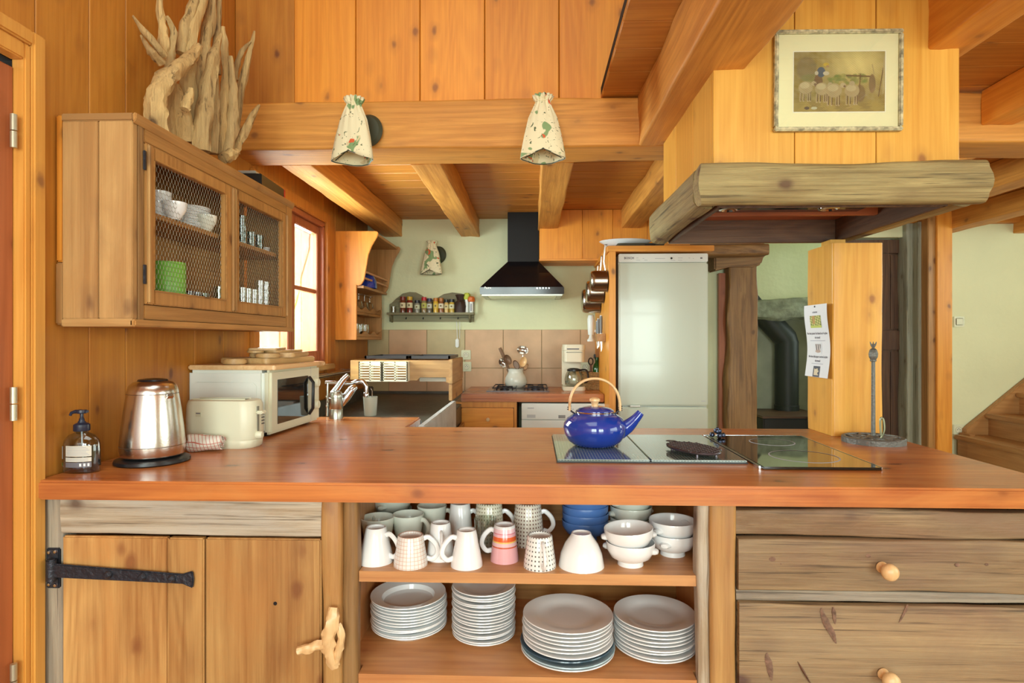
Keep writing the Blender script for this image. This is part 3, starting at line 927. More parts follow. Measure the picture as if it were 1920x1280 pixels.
lt.tube(smooth_path([P(626, 1138), P(621, 1165, .01), P(616, 1195, .01), P(618, 1225, .005), P(628, 1252)], 5), lerp_list([.012, .017, .019, .016, .010], 21), 9, jit=.5, flat=.8, seed=3)
lt.tube(smooth_path([P(610, 1208, .01), P(585, 1213, .015), P(558, 1220, .02)], 5), lerp_list([.012, .012, .011], 11), 9, jit=.5, seed=8)
lt.tube(smooth_path([P(634, 1168), P(640, 1195), P(634, 1225), P(630, 1245)], 5), lerp_list([.006, .010, .011, .008], 16), 8, jit=.5, seed=5)
part('branch_latch', lt, wood('beech', 'z'), cb_, smooth=True, label='forked pale driftwood turn latch')

# --- open shelf unit
ox0, ox1 = xr + .001, xa(1310, FY)
os_ = thing('open_shelf_unit', 'open island shelf unit holding white crockery', 'shelf unit', ((ox0 + ox1) / 2, FY + .4, .012))
SH1, SH2 = .647, .369
part('side_panel', MB().box(ox0 - .062, ox0 - .042, FY + .055, 2.14, .012, CT0), wood('shelf', 'z'), os_)
part('side_panel', MB().box(ox1 + .058, ox1 + .078, FY + .062, 2.14, .012, CT0), wood('shelf', 'z'), os_)
part('back_panel', MB().box(ox0 - .042, ox1 + .058, 2.12, 2.14, .012, CT0), wood('cab', 'x'), os_)
part('shelf', MB().box(ox0 - .042, ox1 + .058, FY + .058, 2.12, SH1 - .029, SH1).box(ox0 + .002, ox1 - .002, FY + .016, FY + .058, SH1 - .029, SH1), wood('shelf', 'x'), os_)
part('shelf', MB().box(ox0 - .042, ox1 + .058, FY + .058, 2.12, SH2 - .03, SH2).box(ox0 + .002, ox1 - .002, FY + .010, FY + .058, SH2 - .03, SH2), wood('shelf', 'x'), os_)
part('base_panel', MB().box(ox0 - .042, ox1 + .058, FY + .06, 2.12, .012, .05), wood('shelf', 'x'), os_)

# --- drawer unit
qx0, qx1 = ox1 + .001, 1.385
dw = thing('drawer_unit', 'weathered grey brown island drawer unit with round wooden knobs', 'drawer unit', ((qx0 + qx1) / 2, FY + .4, .012))
xq = xa(1380, FY); xm = xa(1330, FY)
part('post', timber(((xm + xq) / 2, FY + .022, .012), ((xm + xq) / 2, FY + .022, CT0), xq - xm, .06, .004, .010, 40, 15), wood('door', 'z'), dw, smooth=True)
part('waney_edge', timber(((qx0 + xm) / 2, FY + .026, .012), ((qx0 + xm) / 2, FY + .026, CT0), xm - qx0 + .006, .05, .005, .012, 40, 17, wave=.003), wood('greypale', 'z'), dw, smooth=True)
zz_ = lambda y: za(1650, y, FY)
part('rail', timber((xq, FY + .02, (zz_(957) + zz_(1008)) / 2), (qx1, FY + .02, (zz_(957) + zz_(1008)) / 2), .04, zz_(957) - zz_(1008), .004, .006, 40, 23), wood('drawer', 'x'), dw, smooth=True)
part('divider', timber((xq, FY + .018, (zz_(1108) + zz_(1128)) / 2), (qx1, FY + .018, (zz_(1108) + zz_(1128)) / 2), .04, zz_(1108) - zz_(1128), .003, .004, 40, 27), wood('grey', 'x'), dw, smooth=True)
for zt_, zb_2, ky, pr in ((zz_(1010), zz_(1107), 1064, 0), (zz_(1131), .08, 1262, .006)):
    fr_ = part('drawer', timber((xq + .003, FY + .004 - pr, (zt_ + zb_2) / 2), (qx1 - .003, FY + .004 - pr, (zt_ + zb_2) / 2), .03, zt_ - zb_2, .0035, .005, 50, 30 + ky), wood('drawer', 'x'), dw, smooth=True)
    DRAWER_TOP = fr_ if ky == 1064 else DRAWER_TOP
    kp = at(1655, ky, FY - .02)
    kn = MB().lathe([(0, .0), (.012, .0), (.015, .004), (.012, .010), (.008, .014), (.010, .020), (.017, .027), (.0215, .036), (.0205, .046), (.014, .053), (0, .056)], 24,
                    Matrix.Translation((kp.x, FY - .013 - pr, kp.z)) @ Matrix.Rotation(R(90), 4, 'X'))
    part('knob', kn, wood('beech', 'z'), fr_, smooth=True)
part('carcass', MB().box(qx1 - .02, qx1, FY + .045, 2.58, .012, CT0).box(qx0 + .09, qx1 - .02, 2.56, 2.58, .012, CT0).box(qx0 + .09, qx0 + .108, FY + .07, 2.56, .012, CT0), wood('grey', 'z'), dw)

BARK = mat('bark_knot', (.23, .125, .08), .8, bump=.6, bscale=90, var=.5, vscale=50)
for pts_, w_ in (([(1540, 1140), (1547, 1165), (1560, 1188), (1568, 1206)], .009), ([(1702, 1133), (1695, 1150), (1686, 1167)], .004), ([(1438, 1224), (1442, 1250), (1447, 1276)], .009), ([(1496, 1240), (1508, 1262), (1522, 1284)], .011), ([(1562, 1138), (1566, 1170)], .006)):
    q = [at(x, y, FY - .0185) for x, y in pts_]
    n_ = len(q)
    part('bark_knot', MB().tube(smooth_path(q, 3), lerp_list([.002, w_, w_ * .8, .001], 3 * (n_ - 1) + 1), 8, flat=.3, jit=.6, seed=w_ * 900), BARK, fr_, smooth=True)
for px_, py_, r_ in ((1448, 1048, .006), (1464, 1057, .003), (1795, 1059, .004), (1628, 1042, .004), (1850, 1058, .003)):
    c_ = at(px_, py_, FY - .0115)
    part('knot_mark', MB().lathe([(0, .0012), (r_, .0008), (r_ * 1.2, 0), (0, 0)], 14, Matrix.Translation(c_) @ Matrix.Rotation(R(90), 4, 'X'), sx=1.4), BARK, DRAWER_TOP, smooth=True)

# ================================================================ crockery on the upper shelf


def make_mug(name, label, h, rt, rb, m, handle=0, upside=True, hs=1.0, mh=None):
    t = thing(name, label, 'mug')
    w = .0035
    if upside:   # mouth down on the shelf, foot up; built standing that way
        prof = [(0, h - .006), (rb - w - .002, h - .006), (rb - .005, h - .001), (rb - .002, h), (rb, h - .003), (rb + (rt - rb) * .35, h * .62), (rt - .001, .012), (rt, 0), (rt - w, 0), (rt - w - .001, .012), (rb - w, h - .012), (0, h - .012)]
    else:
        prof = [(0, .004), (rb - .004, .003), (rb, 0), (rb + .001, .004), (rb + (rt - rb) * .6, h * .5), (rt, h - .002), (rt - w / 2, h), (rt - w, h - .002), (rb + (rt - rb) * .55 - w, h * .5), (rb - w, .012), (0, .010)]
    obj('cup_body', MB().lathe(prof, 32), m, t, smooth=True)
    zc = h * (.52 if upside else .5)
    xw = rb + (rt - rb) * (.5) - .002
    k = hs
    if upside: pts = [(xw - .004, 0, zc + .027 * k), (xw + .010, 0, zc + .030 * k), (xw + .030 * k, 0, zc + .010), (xw + .036 * k, 0, zc - .014), (xw + .022 * k, 0, zc - .032 * k), (xw + .004, 0, zc - .028 * k)]
    else: pts = [(xw, 0, zc + .028 * k), (xw + .016, 0, zc + .030 * k), (xw + .030 * k, 0, zc + .010), (xw + .026 * k, 0, zc - .014), (xw + .010 * k, 0, zc - .026 * k), (xw - .006, 0, zc - .028 * k)]
    pth = smooth_path(pts, 4)
    Mx = Matrix.Rotation(handle, 4, 'Z')
    obj('handle', MB().tube(pth, .0048, 8, Mx, flat=1.5), mh or m, t, smooth=True)
    return t


G = 'mugs and cups on the upper shelf'
GRID_P = cyl_pattern('mug_grid_pink', (.84, .80, .76), (.70, .45, .34), 26, 620, .93, 'grid')
DOT_B = cyl_pattern('mug_dots_black', (.86, .86, .83), (.10, .09, .08), 26, 520, .45, 'dots')
DOT_BR = cyl_pattern('mug_dots_brown', (.78, .72, .62), (.20, .10, .07), 30, 560, .25, 'dots')
DOT_G = cyl_pattern('mug_grid_brown', (.76, .74, .60), (.26, .22, .12), 30, 560, .30, 'dots')
STRP = cyl_pattern('mug_stripes', None, None, 0, 0, 0, 'stripes', [(0, (.80, .42, .45)), (.42, (.62, .12, .06)), (.46, (.80, .52, .55)), (.56, (.84, .55, .16)), (.60, (.78, .13, .03)), (.72, (.82, .45, .50)), (.80, (.72, .25, .30)), (.83, (.84, .55, .60)), (.94, (.80, .78, .78))])
# (name, label, px, Y, h, r_rim, r_foot, material, handle angle, upside down)
mugs = [
    ('plain pale grey mug upside down at the cupboard end of the shelf front', 705, 1.712, .098, .050, .029, WHITE, R(-18), True),
    ('pink gridded mug upside down beside the plain grey one', 770, 1.690, .084, .048, .036, GRID_P, R(12), True),
    ('tall white mug upside down with its handle facing out', 826, 1.745, .103, .041, .028, WHITE, R(-78), True),
    ('white mug upside down with its handle towards the pink gridded mug', 875, 1.690, .100, .045, .027, WHITE, R(200), True),
    ('pink and orange striped mug upside down', 946, 1.735, .102, .041, .030, STRP, R(165), True),
    ('short white mug with black dots upside down', 1012, 1.690, .088, .046, .035, DOT_B, R(-80), True),
    ('large brown dotted mug upside down behind the short dotted one', 990, 1.880, .128, .052, .040, DOT_BR, R(10), True),
    ('large olive gridded mug upside down behind the striped mug', 917, 1.880, .128, .050, .040, DOT_G, R(10), True),
    ('slim white mug upside down behind the tall white mug', 863, 1.90, .118, .042, .031, WHITE, R(8), True),
    ('upright sage green mug behind the plain grey one', 708, 1.830, .092, .051, .035, CREAMC, R(120), False),
    ('upright grey mug in the middle of the back row of mugs', 765, 1.865, .092, .049, .034, CREAMC, R(-15), False),
    ('upright pale mug behind the tall white one', 810, 1.945, .098, .048, .034, CREAMC, R(5), False),
]
for lb, px, Y, h, rt, rb, m_, ha, up in mugs:
    t = make_mug('mug', lb, h, rt, rb, m_, ha, up, mh=WHITE if m_ is not CREAMC else None)
    t.location = (xa(px, Y), Y, SH1); t['group'] = G


def make_bowl(name, label, r, h, m, foot=.45, lugs=False, ri=None, lw=0):
    t = thing(name, label, 'bowl')
    rf = r * foot
    prof = [(0, .008), (rf * .8, .008), (rf * .92, 0), (rf, 0), (rf * .96, .012), (r * .80, h * .36), (r * .965, h * .68), (r * .98, h * .97), (r * .97, h), (r * .94, h * .97), (r * .91, h * .68), (r * .74, h * .40), (rf * .7, .018), (0, .016)]
    obj('bowl_body', MB().lathe(prof, 36), m, t, smooth=True)
    if lugs:
        for s in (0, PI):
            g = MB().lathe([(0, .014), (.008, .012), (.012, .005), (.013, -.004), (0, -.006)], 12, Matrix.Rotation(lw + s, 4, 'Z') @ Matrix.Translation((r * .93, 0, h * .66)) @ Matrix.Rotation(R(90), 4, 'Y'), sx=.7, sy=1.3)
            obj('lug_handle', g, m, t, smooth=True)
    return t


GB = 'bowls on the upper shelf'
b_ = thing('bowl', '', 'bowl')
obj('bowl_body', MB().lathe([(0, .004), (.022, .004), (.024, 0), (.027, 0), (.029, .006), (.046, .030), (.058, .058), (.0640, .092), (.0605, .092), (.054, .058), (.042, .034), (.022, .010), (0, .009)], 40), WHITE, b_, smooth=True)
place(b_, (xa(1090, 1.70), 1.70, SH1 + .092), 0, 'plain white bowl standing upside down', GB, rot=(PI, R(0), 0))
lb_ = make_bowl('lug_bowl', '', .070, .066, WHITE, .52, True, lw=R(-20))
X_ = xa(1182, 1.715)
place(lb_, (X_, 1.715, SH1), R(0), 'lower white footed bowl under the tilted one', GB)
place(lb_, (X_ - .002, 1.715, SH1 + .038), 0, 'tilted white lug bowl stacked near the shelf edge', GB, rot=(R(0), R(4), R(200)))
X_ = xa(1261, 1.80)
place(lb_, (X_, 1.80, SH1), R(80), 'lower white lug bowl of the stack beside the post', GB)
place(lb_, (X_, 1.80, SH1 + .036), R(60), 'upper white lug bowl of the stack beside the post', GB)
bb = make_bowl('blue_bowl', '', .075, .062, BLUEB, .5)
X_ = xa(1097, 1.93)
for k, w_ in enumerate(('bottom', 'second', 'third', 'fourth', 'top')):
    place(bb, (X_ + .001 * (k % 2), 1.93, SH1 + .024 * k), k, 'blue stoneware bowl, %s of the blue stack%s' % (w_, '' if w_ in ('bottom', 'top') else ' from below'), GB)
gb = make_bowl('pale_bowl', '', .068, .066, CREAMC, .5, True)
X_ = xa(1183, 1.95)
for k, w_ in enumerate(('lowest', 'middle', 'topmost')):
    place(gb, (X_, 1.95, SH1 + .036 * k), .3 * k, 'pale green bowl, %s of the stack beside the blue bowls' % w_, GB)
X_ = xa(735, 2.02)
for k, w_ in enumerate(('lowest', 'middle', 'topmost')):
    place(gb, (X_, 2.02, SH1 + .040 * k), .3 * k + 1, 'pale green bowl, %s of the stack in the shelf corner' % w_, GB)
gl = thing('drinking_glass', 'clear drinking glass between the white and striped mugs', 'glass', (xa(910, 1.80), 1.80, SH1), group=G)
obj('glass_body', MB().lathe([(0, .004), (.024, .003), (.026, 0), (.034, .10), (.0325, .10), (.0245, .012), (0, .010)], 24), CLEAR, gl, smooth=True)

# ================================================================ plate stacks


def plate_mesh(r, soup=False, rimw=.30, m=WHITE):
    w = r * (1 - rimw)
    d = .024 if soup else .011
    fr_ = r * .58
    prof = [(0, .003), (fr_ * .9, .003), (fr_, 0), (fr_ * 1.06, .002), (w * 1.02, d * .62), (r * .98, d + .002), (r, d + .004), (r * .992, d + .0065), (w, d * .75 + .004), (w * .93, .0085), (w * .6, .006), (0, .006)]
    return MB().lathe(prof, 56)


ORD = ['bottom', 'second', 'third', 'fourth', 'fifth', 'sixth', 'seventh', 'eighth', 'ninth', 'tenth', 'eleventh', 'twelfth', 'thirteenth', 'fourteenth', 'fifteenth', 'sixteenth', 'seventeenth', 'eighteenth']


def stack(px, Y, r, z0, z1, n, soup, what, where, mats=None, radii=None):
    x = xa(px, Y)
    th = .0065 + (.024 if soup else .011)
    pitch = (z1 - z0 - th) / (n - 1)
    first = {}
    for k in range(n):
        rr = radii[k] if radii else r
        mm = mats[k] if mats else WHITE
        key = (rr, mm.name)
        nm = 'plate'
        pos = (x + .0022 * math.sin(k * 2.4), Y + .0015 * math.cos(k * 3.1), z0 + pitch * k)
        w_ = 'topmost' if k == n - 1 else ORD[k] + ('' if k == 0 else ' from below')
        if key in first:
            o = first[key].copy(); C.objects.link(o)
        else:
            o = obj(nm, plate_mesh(rr, soup), mm, smooth=True); first[key] = o
        o.location = pos
        o.rotation_euler = (R(.7) * math.sin(k * 1.7), R(.6) * math.cos(k * 2.9), k * .8)
        wh = {'DB': 'dark blue grey', 'PB': 'pale blue'}.get(mm.name[:2], 'white')
        tag(o, '%s %s, %s %s' % (wh, what, w_, where), 'plate', 'plates ' + where)


DBP = mat('DB_plate', (.045, .095, .14), .2, coat=.4)
PBP = mat('PB_plate', (.45, .60, .66), .2, coat=.4)
stack(767, 1.875, .117, SH2, .490, 11, True, 'soup plate', 'in the stack beside the cupboard')
stack(907, 1.855, .097, SH2, .532, 17, False, 'dessert plate', 'in the tall narrow stack')
stack(1064, 1.765, .131, SH2, .486, 10, False, 'dinner plate', 'in the stack on a dark plate', mats=[WHITE, PBP, DBP] + [WHITE] * 7, radii=[.136, .136, .136] + [.131] * 7)
stack(1227, 1.80, .120, SH2, .474, 9, False, 'dinner plate', 'in the stack by the drawer post')
# ================================================================ on the worktop
# ---- cooktops
HZ = CT1 + .0005


def tiled_glass():
    m, nt, b = nodes('patterned_glass')
    N, L = nt.nodes, nt.links
    tc = N.new('ShaderNodeTexCoord')
    br = N.new('ShaderNodeTexBrick'); br.offset = 0; br.inputs['Scale'].default_value = 1
    br.inputs['Brick Width'].default_value = .0095; br.inputs['Row Height'].default_value = .0095
    br.inputs['Mortar Size'].default_value = .0011; br.inputs['Mortar Smooth'].default_value = 0
    br.inputs['Color1'].default_value = (.035, .055, .055, 1); br.inputs['Color2'].default_value = (.05, .075, .075, 1)
    br.inputs['Mortar'].default_value = (.34, .42, .38, 1)
    L.new(tc.outputs['Object'], br.inputs['Vector'])
    L.new(br.outputs['Color'], b.inputs['Base Color'])
    b.inputs['Roughness'].default_value = .12; b.inputs['Coat Weight'].default_value = .7
    return m


TG = tiled_glass()
for nm, lb, x0, x1 in (('cooktop_cover', 'finely patterned glass cooktop cover under the blue kettle', .075, .360), ('cooktop_cover', 'finely patterned glass cooktop cover under the beaded trivet', .363, .655)):
    t = thing(nm, lb, 'cooktop', ((x0 + x1) / 2, 2.12, HZ), group='glass covers on the island cooktops')
    part('glass_panel', MB().box(x0, x1, 1.87, 2.37, HZ + .004, HZ + .010), TG, t, bevel=.002)
    part('dark_base', MB().box(x0 - .003, x1 + .002, 1.866, 2.374, HZ, HZ + .004), BLACK, t, bevel=.001)
t = thing('glass_cooktop', 'black glass ceramic cooktop with two ringed cooking zones', 'cooktop', (.83, 2.08, HZ))
part('glass_panel', MB().prism([(.672, 1.785), (1.01, 1.785), (1.03, 2.37), (.672, 2.37)], 'z', HZ + .002, HZ + .009), HOBGLASS, t, bevel=.002)
part('steel_edge', MB().box(.664, .671, 1.80, 2.375, HZ, HZ + .0085).box(.662, 1.02, 2.37, 2.376, HZ, HZ + .010).prism([(1.01, 1.785), (1.015, 1.785), (1.036, 2.372), (1.03, 2.372)], 'z', HZ, HZ + .010), CHROME, t, bevel=.001)
part('zone_ring', MB().lathe([(.100, .0), (.104, 0), (.104, .0006), (.100, .0006)], 48, Matrix.Translation((.86, 1.95, HZ + .009))), INKGREY, t)
part('zone_ring', MB().lathe([(.074, .0), (.078, 0), (.078, .0006), (.074, .0006)], 48, Matrix.Translation((.865, 2.22, HZ + .009))), INKGREY, t)
p = atz(1351, 823, HZ + .01)
t = thing('metal_ornament', 'small dark bluish metal ornament at the back of the cooktop', 'ornament', (p.x, 2.31, HZ + .0102))
g = MB()
for k in range(9):
    a = k * 2.4
    rr = .021 if k < 6 else .009
    g.lathe([(0, -.009), (.008, -.006), (.010, 0), (.008, .006), (0, .009)], 10, Matrix.Translation((rr * math.cos(a), rr * math.sin(a), .010 + (.014 if k >= 6 else .0))))
g.lathe([(0, 0), (.007, .0), (.006, .010), (0, .014)], 8, Matrix.Translation((0, 0, .026)))
obj('metal_beads', g, mat('blued_metal', (.05, .06, .10), .25, .8), t, smooth=True)

# ---- beaded trivet
p0, p1 = atz(1250, 826, .925), atz(1343, 853, .925)
d_ = (p1 - p0); Lg = d_.length; ang = math.atan2(d_.y, d_.x)
t = thing('beaded_trivet', 'dark pineapple shaped trivet of beads on the glass cover', 'trivet', ((p0.x + p1.x) / 2, (p0.y + p1.y) / 2, HZ + .0102), rz=ang)
BD = mat('trivet_metal', (.10, .085, .10), .32, .7)
g = MB()
a_, b2 = .108, .066
nx_, ny_ = 13, 9
for i in range(-nx_, nx_ + 1):
    for j in range(-ny_, ny_ + 1):
        x_, y_ = i * .0155 + (j % 2) * .0078, j * .0135
        if (x_ / a_) ** 2 + (y_ / b2) ** 2 < 1:
            g.lathe([(0, -.005), (.0055, -.003), (.0074, 0), (.0055, .004), (0, .006)], 8, Matrix.Translation((x_ + .02, y_, .016)))
obj('bead', g, BD, t, smooth=True, kind='stuff')
g = MB().tube([(.02 + a_ * math.cos(k / 32 * 2 * PI), b2 * math.sin(k / 32 * 2 * PI), .015) for k in range(32)], .0045, 8, closed=True)
obj('rim', g, BD, t, smooth=True)
for k in range(5):
    a = PI + (k - 2) * .42
    c0 = Vector((-a_ + .03, .012 * (k - 2), .014)); c1 = c0 + Vector((math.cos(a) * .055, math.sin(a) * .055, .004))
    obj('leaf', MB().tube([c0, c0.lerp(c1, .5) + Vector((0, 0, .003)), c1], [.006, .010, .002], 6, flat=.35), BD, t, smooth=True)
for sx_, sy_ in ((-.05, -.035), (.09, -.035), (.09, .035), (-.05, .035)):
    obj('foot', MB().lathe([(0, 0), (.005, 0), (.004, .014), (0, .014)], 8, Matrix.Translation((sx_, sy_, 0))), BD, t, smooth=True)

# ---- blue kettle
t = thing('enamel_kettle', 'round cobalt blue enamel kettle with a cane handle', 'kettle', (.215, 2.12, HZ + .0102))
Rk = .110
prof = [(0, 0), (.062, 0), (.072, .003), (.092, .018), (.105, .040), (Rk, .060), (.1075, .078), (.096, .096), (.080, .108), (.066, .113), (.0655, .118), (.062, .118), (.060, .112), (0, .110)]
obj('kettle_body', MB().lathe(prof, 56), BLUE, t, smooth=True)
obj('rim_band', MB().lathe([(.0655, .113), (.0675, .116), (.0675, .119), (.0655, .121)], 48), CHROME, t, smooth=True)
obj('lid', MB().lathe([(.066, .119), (.0655, .123), (.055, .130), (.030, .136), (0, .138)], 48), BLUE, t, smooth=True)
obj('lid_knob', MB().lathe([(0, .137), (.012, .137), (.011, .143), (.013, .150), (.0185, .156), (.018, .163), (.010, .167), (0, .168)], 28), wood('beech', 'z'), t, smooth=True)
sp2 = [Vector((.085, 0, .050)), Vector((.115, 0, .068)), Vector((.140, 0, .092)), Vector((.160, 0, .116))]
g = MB().tube(smooth_path(sp2, 5), lerp_list([.030, .024, .017, .013], 16), 20)
obj('spout', g, BLUE, t, smooth=True)
hp = []
for k in range(25):
    a = PI * k / 24
    hp.append((-.088 * math.cos(a) * (1 + .06 * math.sin(a)), 0, .122 + .112 * math.sin(a) ** .85))
for dy in (-.0045, .0045):
    obj('cane_handle', MB().tube([(x, dy, z) for x, _, z in hp], .0045, 10), wood('beech', 'x'), t, smooth=True)
for s in (-1, 1):
    g = MB().tube([(s * .068, 0, .110), (s * .080, 0, .118), (s * .089, 0, .128)], .003, 8)
    g.tube([(s * .089 + .006 * math.cos(k), .006 * math.sin(k), .122 + .0012 * k) for k in range(14)], .0018, 6)
    obj('lug', g, IRON, t, smooth=True)

# ---- soap bottle
t = thing('soap_dispenser', 'clear blue soap bottle with a dark pump by the wall', 'bottle', (-1.303, 1.695, CT1))
SOAPG = glass('soap_plastic', (.72, .80, .86), .10, .05)
SOAPL = glass('soap_liquid', (.50, .62, .74), .05, .1)
body = [(0, 0), (.048, 0), (.0515, .004), (.052, .03), (.0515, .075), (.048, .092), (.036, .106), (.020, .113), (.0175, .118), (.0175, .122)]
obj('bottle_body', MB().lathe(body, 40, sy=.62), SOAPG, t, smooth=True)
obj('liquid', MB().lathe([(0, .003), (.047, .003), (.0495, .03), (.049, .074), (0, .074)], 36, sy=.58), SOAPL, t, smooth=True)


def wrap_panel(nm, z0, z1, a0, a1, m, off=.0004):
    g = MB(); vs = []; n = 14
    for z in (z0, z1):
        for k in range(n + 1):
            a = a0 + (a1 - a0) * k / n
            vs.append(((.0520 + off) * math.cos(a), (.0520 + off) * .62 * math.sin(a), z))
    g.add(vs, [(k, k + 1, n + 2 + k, n + 1 + k) for k in range(n)])
    return obj(nm, g, m, t, smooth=True)


wrap_panel('label_panel', .049, .079, R(-118), R(-35), mat('label_paper', (.66, .62, .52), .6), .0006)
wrap_panel('label_panel', .034, .046, R(-118), R(-35), mat('label_paper', (.66, .62, .52), .6), .0006)
wrap_panel('label_panel', .018, .032, R(-118), R(-35), mat('label_dark', (.16, .15, .17), .6), .0006)
for k in range(6):
    wrap_panel('print_line', .0525 + k * .0043, .0540 + k * .0043, R(-113), R(-42 - (k % 3) * 5), INKGREY, .0009)
for k in range(2):
    wrap_panel('print_line', .0365 + k * .0046, .0378 + k * .0046, R(-113), R(-46), INKGREY, .0009)
for k, (a, c) in enumerate(((-72, WHITE), (-60, WHITE), (-48, WHITE))):
    wrap_panel('label_mark', .021, .029, R(a), R(a + 6), c, .0010)
wrap_panel('front_label_edge', .040, .076, R(-150), R(-138), mat('label_white', (.7, .74, .74), .5), .0006)
wrap_panel('front_label_leaf', .020, .030, R(-156), R(-142), mat('label_green', (.22, .42, .06), .5), .0006)
NAVY = mat('navy_plastic', (.018, .022, .045), .35)
obj('pump_collar', MB().lathe([(0, .118), (.020, .118), (.021, .120), (.0205, .136), (.017, .139), (.010, .142), (.009, .146), (0, .146)], 28), NAVY, t, smooth=True)
g = MB().lathe([(0, .144), (.0075, .144), (.0068, .152), (.0045, .156), (.0045, .168), (0, .168)], 16)
g.lathe([(0, .168), (.012, .168), (.014, .171), (.013, .178), (0, .179)], 20)
g.tube([(0, 0, .173), (-.016, -.004, .1735), (-.026, -.006, .170), (-.029, -.007, .162)], [.007, .0055, .0045, .004], 10)
g.box(-.004, .017, -.006, .006, .170, .177)
obj('pump_head', g, NAVY, t, bevel=.0008)
obj('dip_tube', MB().tube([(0, 0, .12), (.002, 0, .06), (.006, 0, .01)], .0022, 8), WPLAST, t, smooth=True)

# ---- electric kettle
t = thing('electric_kettle', 'brushed steel electric kettle on a black base', 'kettle', (-1.188, 1.842, CT1), rz=R(-25))
obj('power_base', MB().lathe([(0, 0), (.100, 0), (.106, .004), (.104, .012), (.09, .017), (0, .018)], 48), BLACK, t, smooth=True)
obj('kettle_body', MB().lathe([(0, .019), (.078, .019), (.086, .024), (.090, .040), (.0905, .060), (.086, .110), (.079, .165), (.073, .205), (.0715, .213), (0, .213)], 64), STEEL, t, smooth=True)
obj('lid', MB().lathe([(.0712, .2135), (.0715, .218), (.066, .238), (.054, .249), (.040, .253), (0, .253)], 64), STEEL, t, smooth=True)
obj('lid_seal', MB().lathe([(.0705, .2125), (.0722, .2132), (.0705, .2145)], 64), BLACK, t, smooth=True)
obj('lid_cap', MB().lathe([(.043, .2525), (.040, .257), (.02, .260), (0, .2605)], 48), BLACK, t, smooth=True)
obj('lower_seam', MB().lathe([(.0904, .0535), (.0911, .0545), (.0904, .0555)], 64), mat('dull_steel', (.35, .33, .30), .4, 1), t, smooth=True)
a_ = R(-175)
g = MB()
q = [(math.cos(a_) * r_, math.sin(a_) * r_, z) for r_, z in ((.0895, .095), (.0855, .135), (.079, .175))]
g.tube(q, [.010, .011, .010], 12, flat=.35)
obj('water_gauge', g, mat('gauge', (.50, .48, .42), .25), t, smooth=True)
hb = R(175)
hd_ = [(math.cos(hb) * r_, math.sin(hb) * r_, z) for r_, z in ((.068, .225), (.10, .222), (.118, .19), (.116, .12), (.098, .07), (.086, .062))]
obj('handle', MB().tube(smooth_path(hd_, 5), .010, 12, flat=1.3), BLACK, t, smooth=True)
hb = R(5)
g = MB().prism([(.066, .190), (.084, .212), (.068, .213)], 'y', -.016, .016, Matrix.Rotation(hb, 4, 'Z'))
obj('spout', g, STEEL, t, bevel=.006)

# ---- toaster
t = thing('toaster', 'cream long slot toaster between the kettle and the microwave', 'toaster', (-1.105, 2.125, CT1), rz=R(-3))


def rrect(hx, hy, r, z, n=5):
    out = []
    for cx, cy, a0 in ((hx - r, hy - r, 0), (-hx + r, hy - r, 90), (-hx + r, -hy + r, 180), (hx - r, -hy + r, 270)):
        for k in range(n + 1):
            a = R(a0 + 90 * k / n); out.append(Vector((cx + r * math.cos(a), cy + r * math.sin(a), z)))
    return out


hx, hy = .130, .062
rg = [rrect(hx * a, hy * b, .045, z) for a, b, z in ((.93, .92, .0), (.97, .97, .006), (.985, .985, .026), (.975, .975, .028), (1.0, 1.0, .034), (1.0, 1.0, .10), (.985, .97, .150), (.955, .90, .165), (.90, .80, .168))]
obj('toaster_body', MB().loft(rg), IVORY, t, smooth=True)
obj('slot', MB().box(-.10, .085, -.026, .012, .1675, .1688), BLACK, t)
g = MB().box(-.105, .090, -.030, -.026, .168, .172).box(-.105, .090, .012, .016, .168, .172)
obj('slot_rim', g, IVORY, t, bevel=.001)
obj('lever_track', MB().box(.127, .1305, -.020, -.006, .045, .145), mat('shadow_plastic', (.25, .25, .2), .5), t)
obj('lever', MB().box(.128, .155, -.028, .004, .118, .130), IVORY, t, bevel=.004)
obj('browning_knob', MB().lathe([(0, .020), (.010, .020), (.013, .016), (.014, 0), (0, 0)], 20, Matrix.Translation((.128, -.016, .044)) @ Matrix.Rotation(R(90), 4, 'Y')), IVORY, t, smooth=True)
g = MB()
for k in range(4): g.box(.1295, .1325, .010, .028, .078 + k * .011, .082 + k * .011)
obj('button', g, mat('button_grey', (.10, .10, .09), .5), t)
obj('name_badge', MB().box(-.072, -.052, -hy - .0012, -hy + .001, .112, .128), mat('badge', (.60, .58, .42), .4), t, bevel=.0005)
obj('badge_print', MB().box(-.070, -.054, -hy - .0018, -hy - .001, .122, .125), INK, t)

# ---- rolled dish towel
p = atz(362, 838, CT1 + .028)
t = thing('rolled_towel', 'rolled red and white checked dish towel against the toaster', 'towel', (p.x, 2.02, CT1), rz=R(8))
m, nt, b = nodes('checked_cloth')
tc = nt.nodes.new('ShaderNodeTexCoord'); br = nt.nodes.new('ShaderNodeTexBrick'); br.offset = 0
br.inputs['Scale'].default_value = 1; br.inputs['Brick Width'].default_value = .011; br.inputs['Row Height'].default_value = .011; br.inputs['Mortar Size'].default_value = .0009
br.inputs['Color1'].default_value = (.76, .70, .62, 1); br.inputs['Color2'].default_value = (.72, .66, .56, 1); br.inputs['Mortar'].default_value = (.52, .14, .10, 1)
mp_ = nt.nodes.new('ShaderNodeMapping'); mp_.inputs['Rotation'].default_value = (R(50), R(20), 0)
nt.links.new(tc.outputs['Object'], mp_.inputs[0]); nt.links.new(mp_.outputs[0], br.inputs['Vector']); nt.links.new(br.outputs['Color'], b.inputs['Base Color']); b.inputs['Roughness'].default_value = .9
vs, fs = [], []
nA, nL = 70, 14
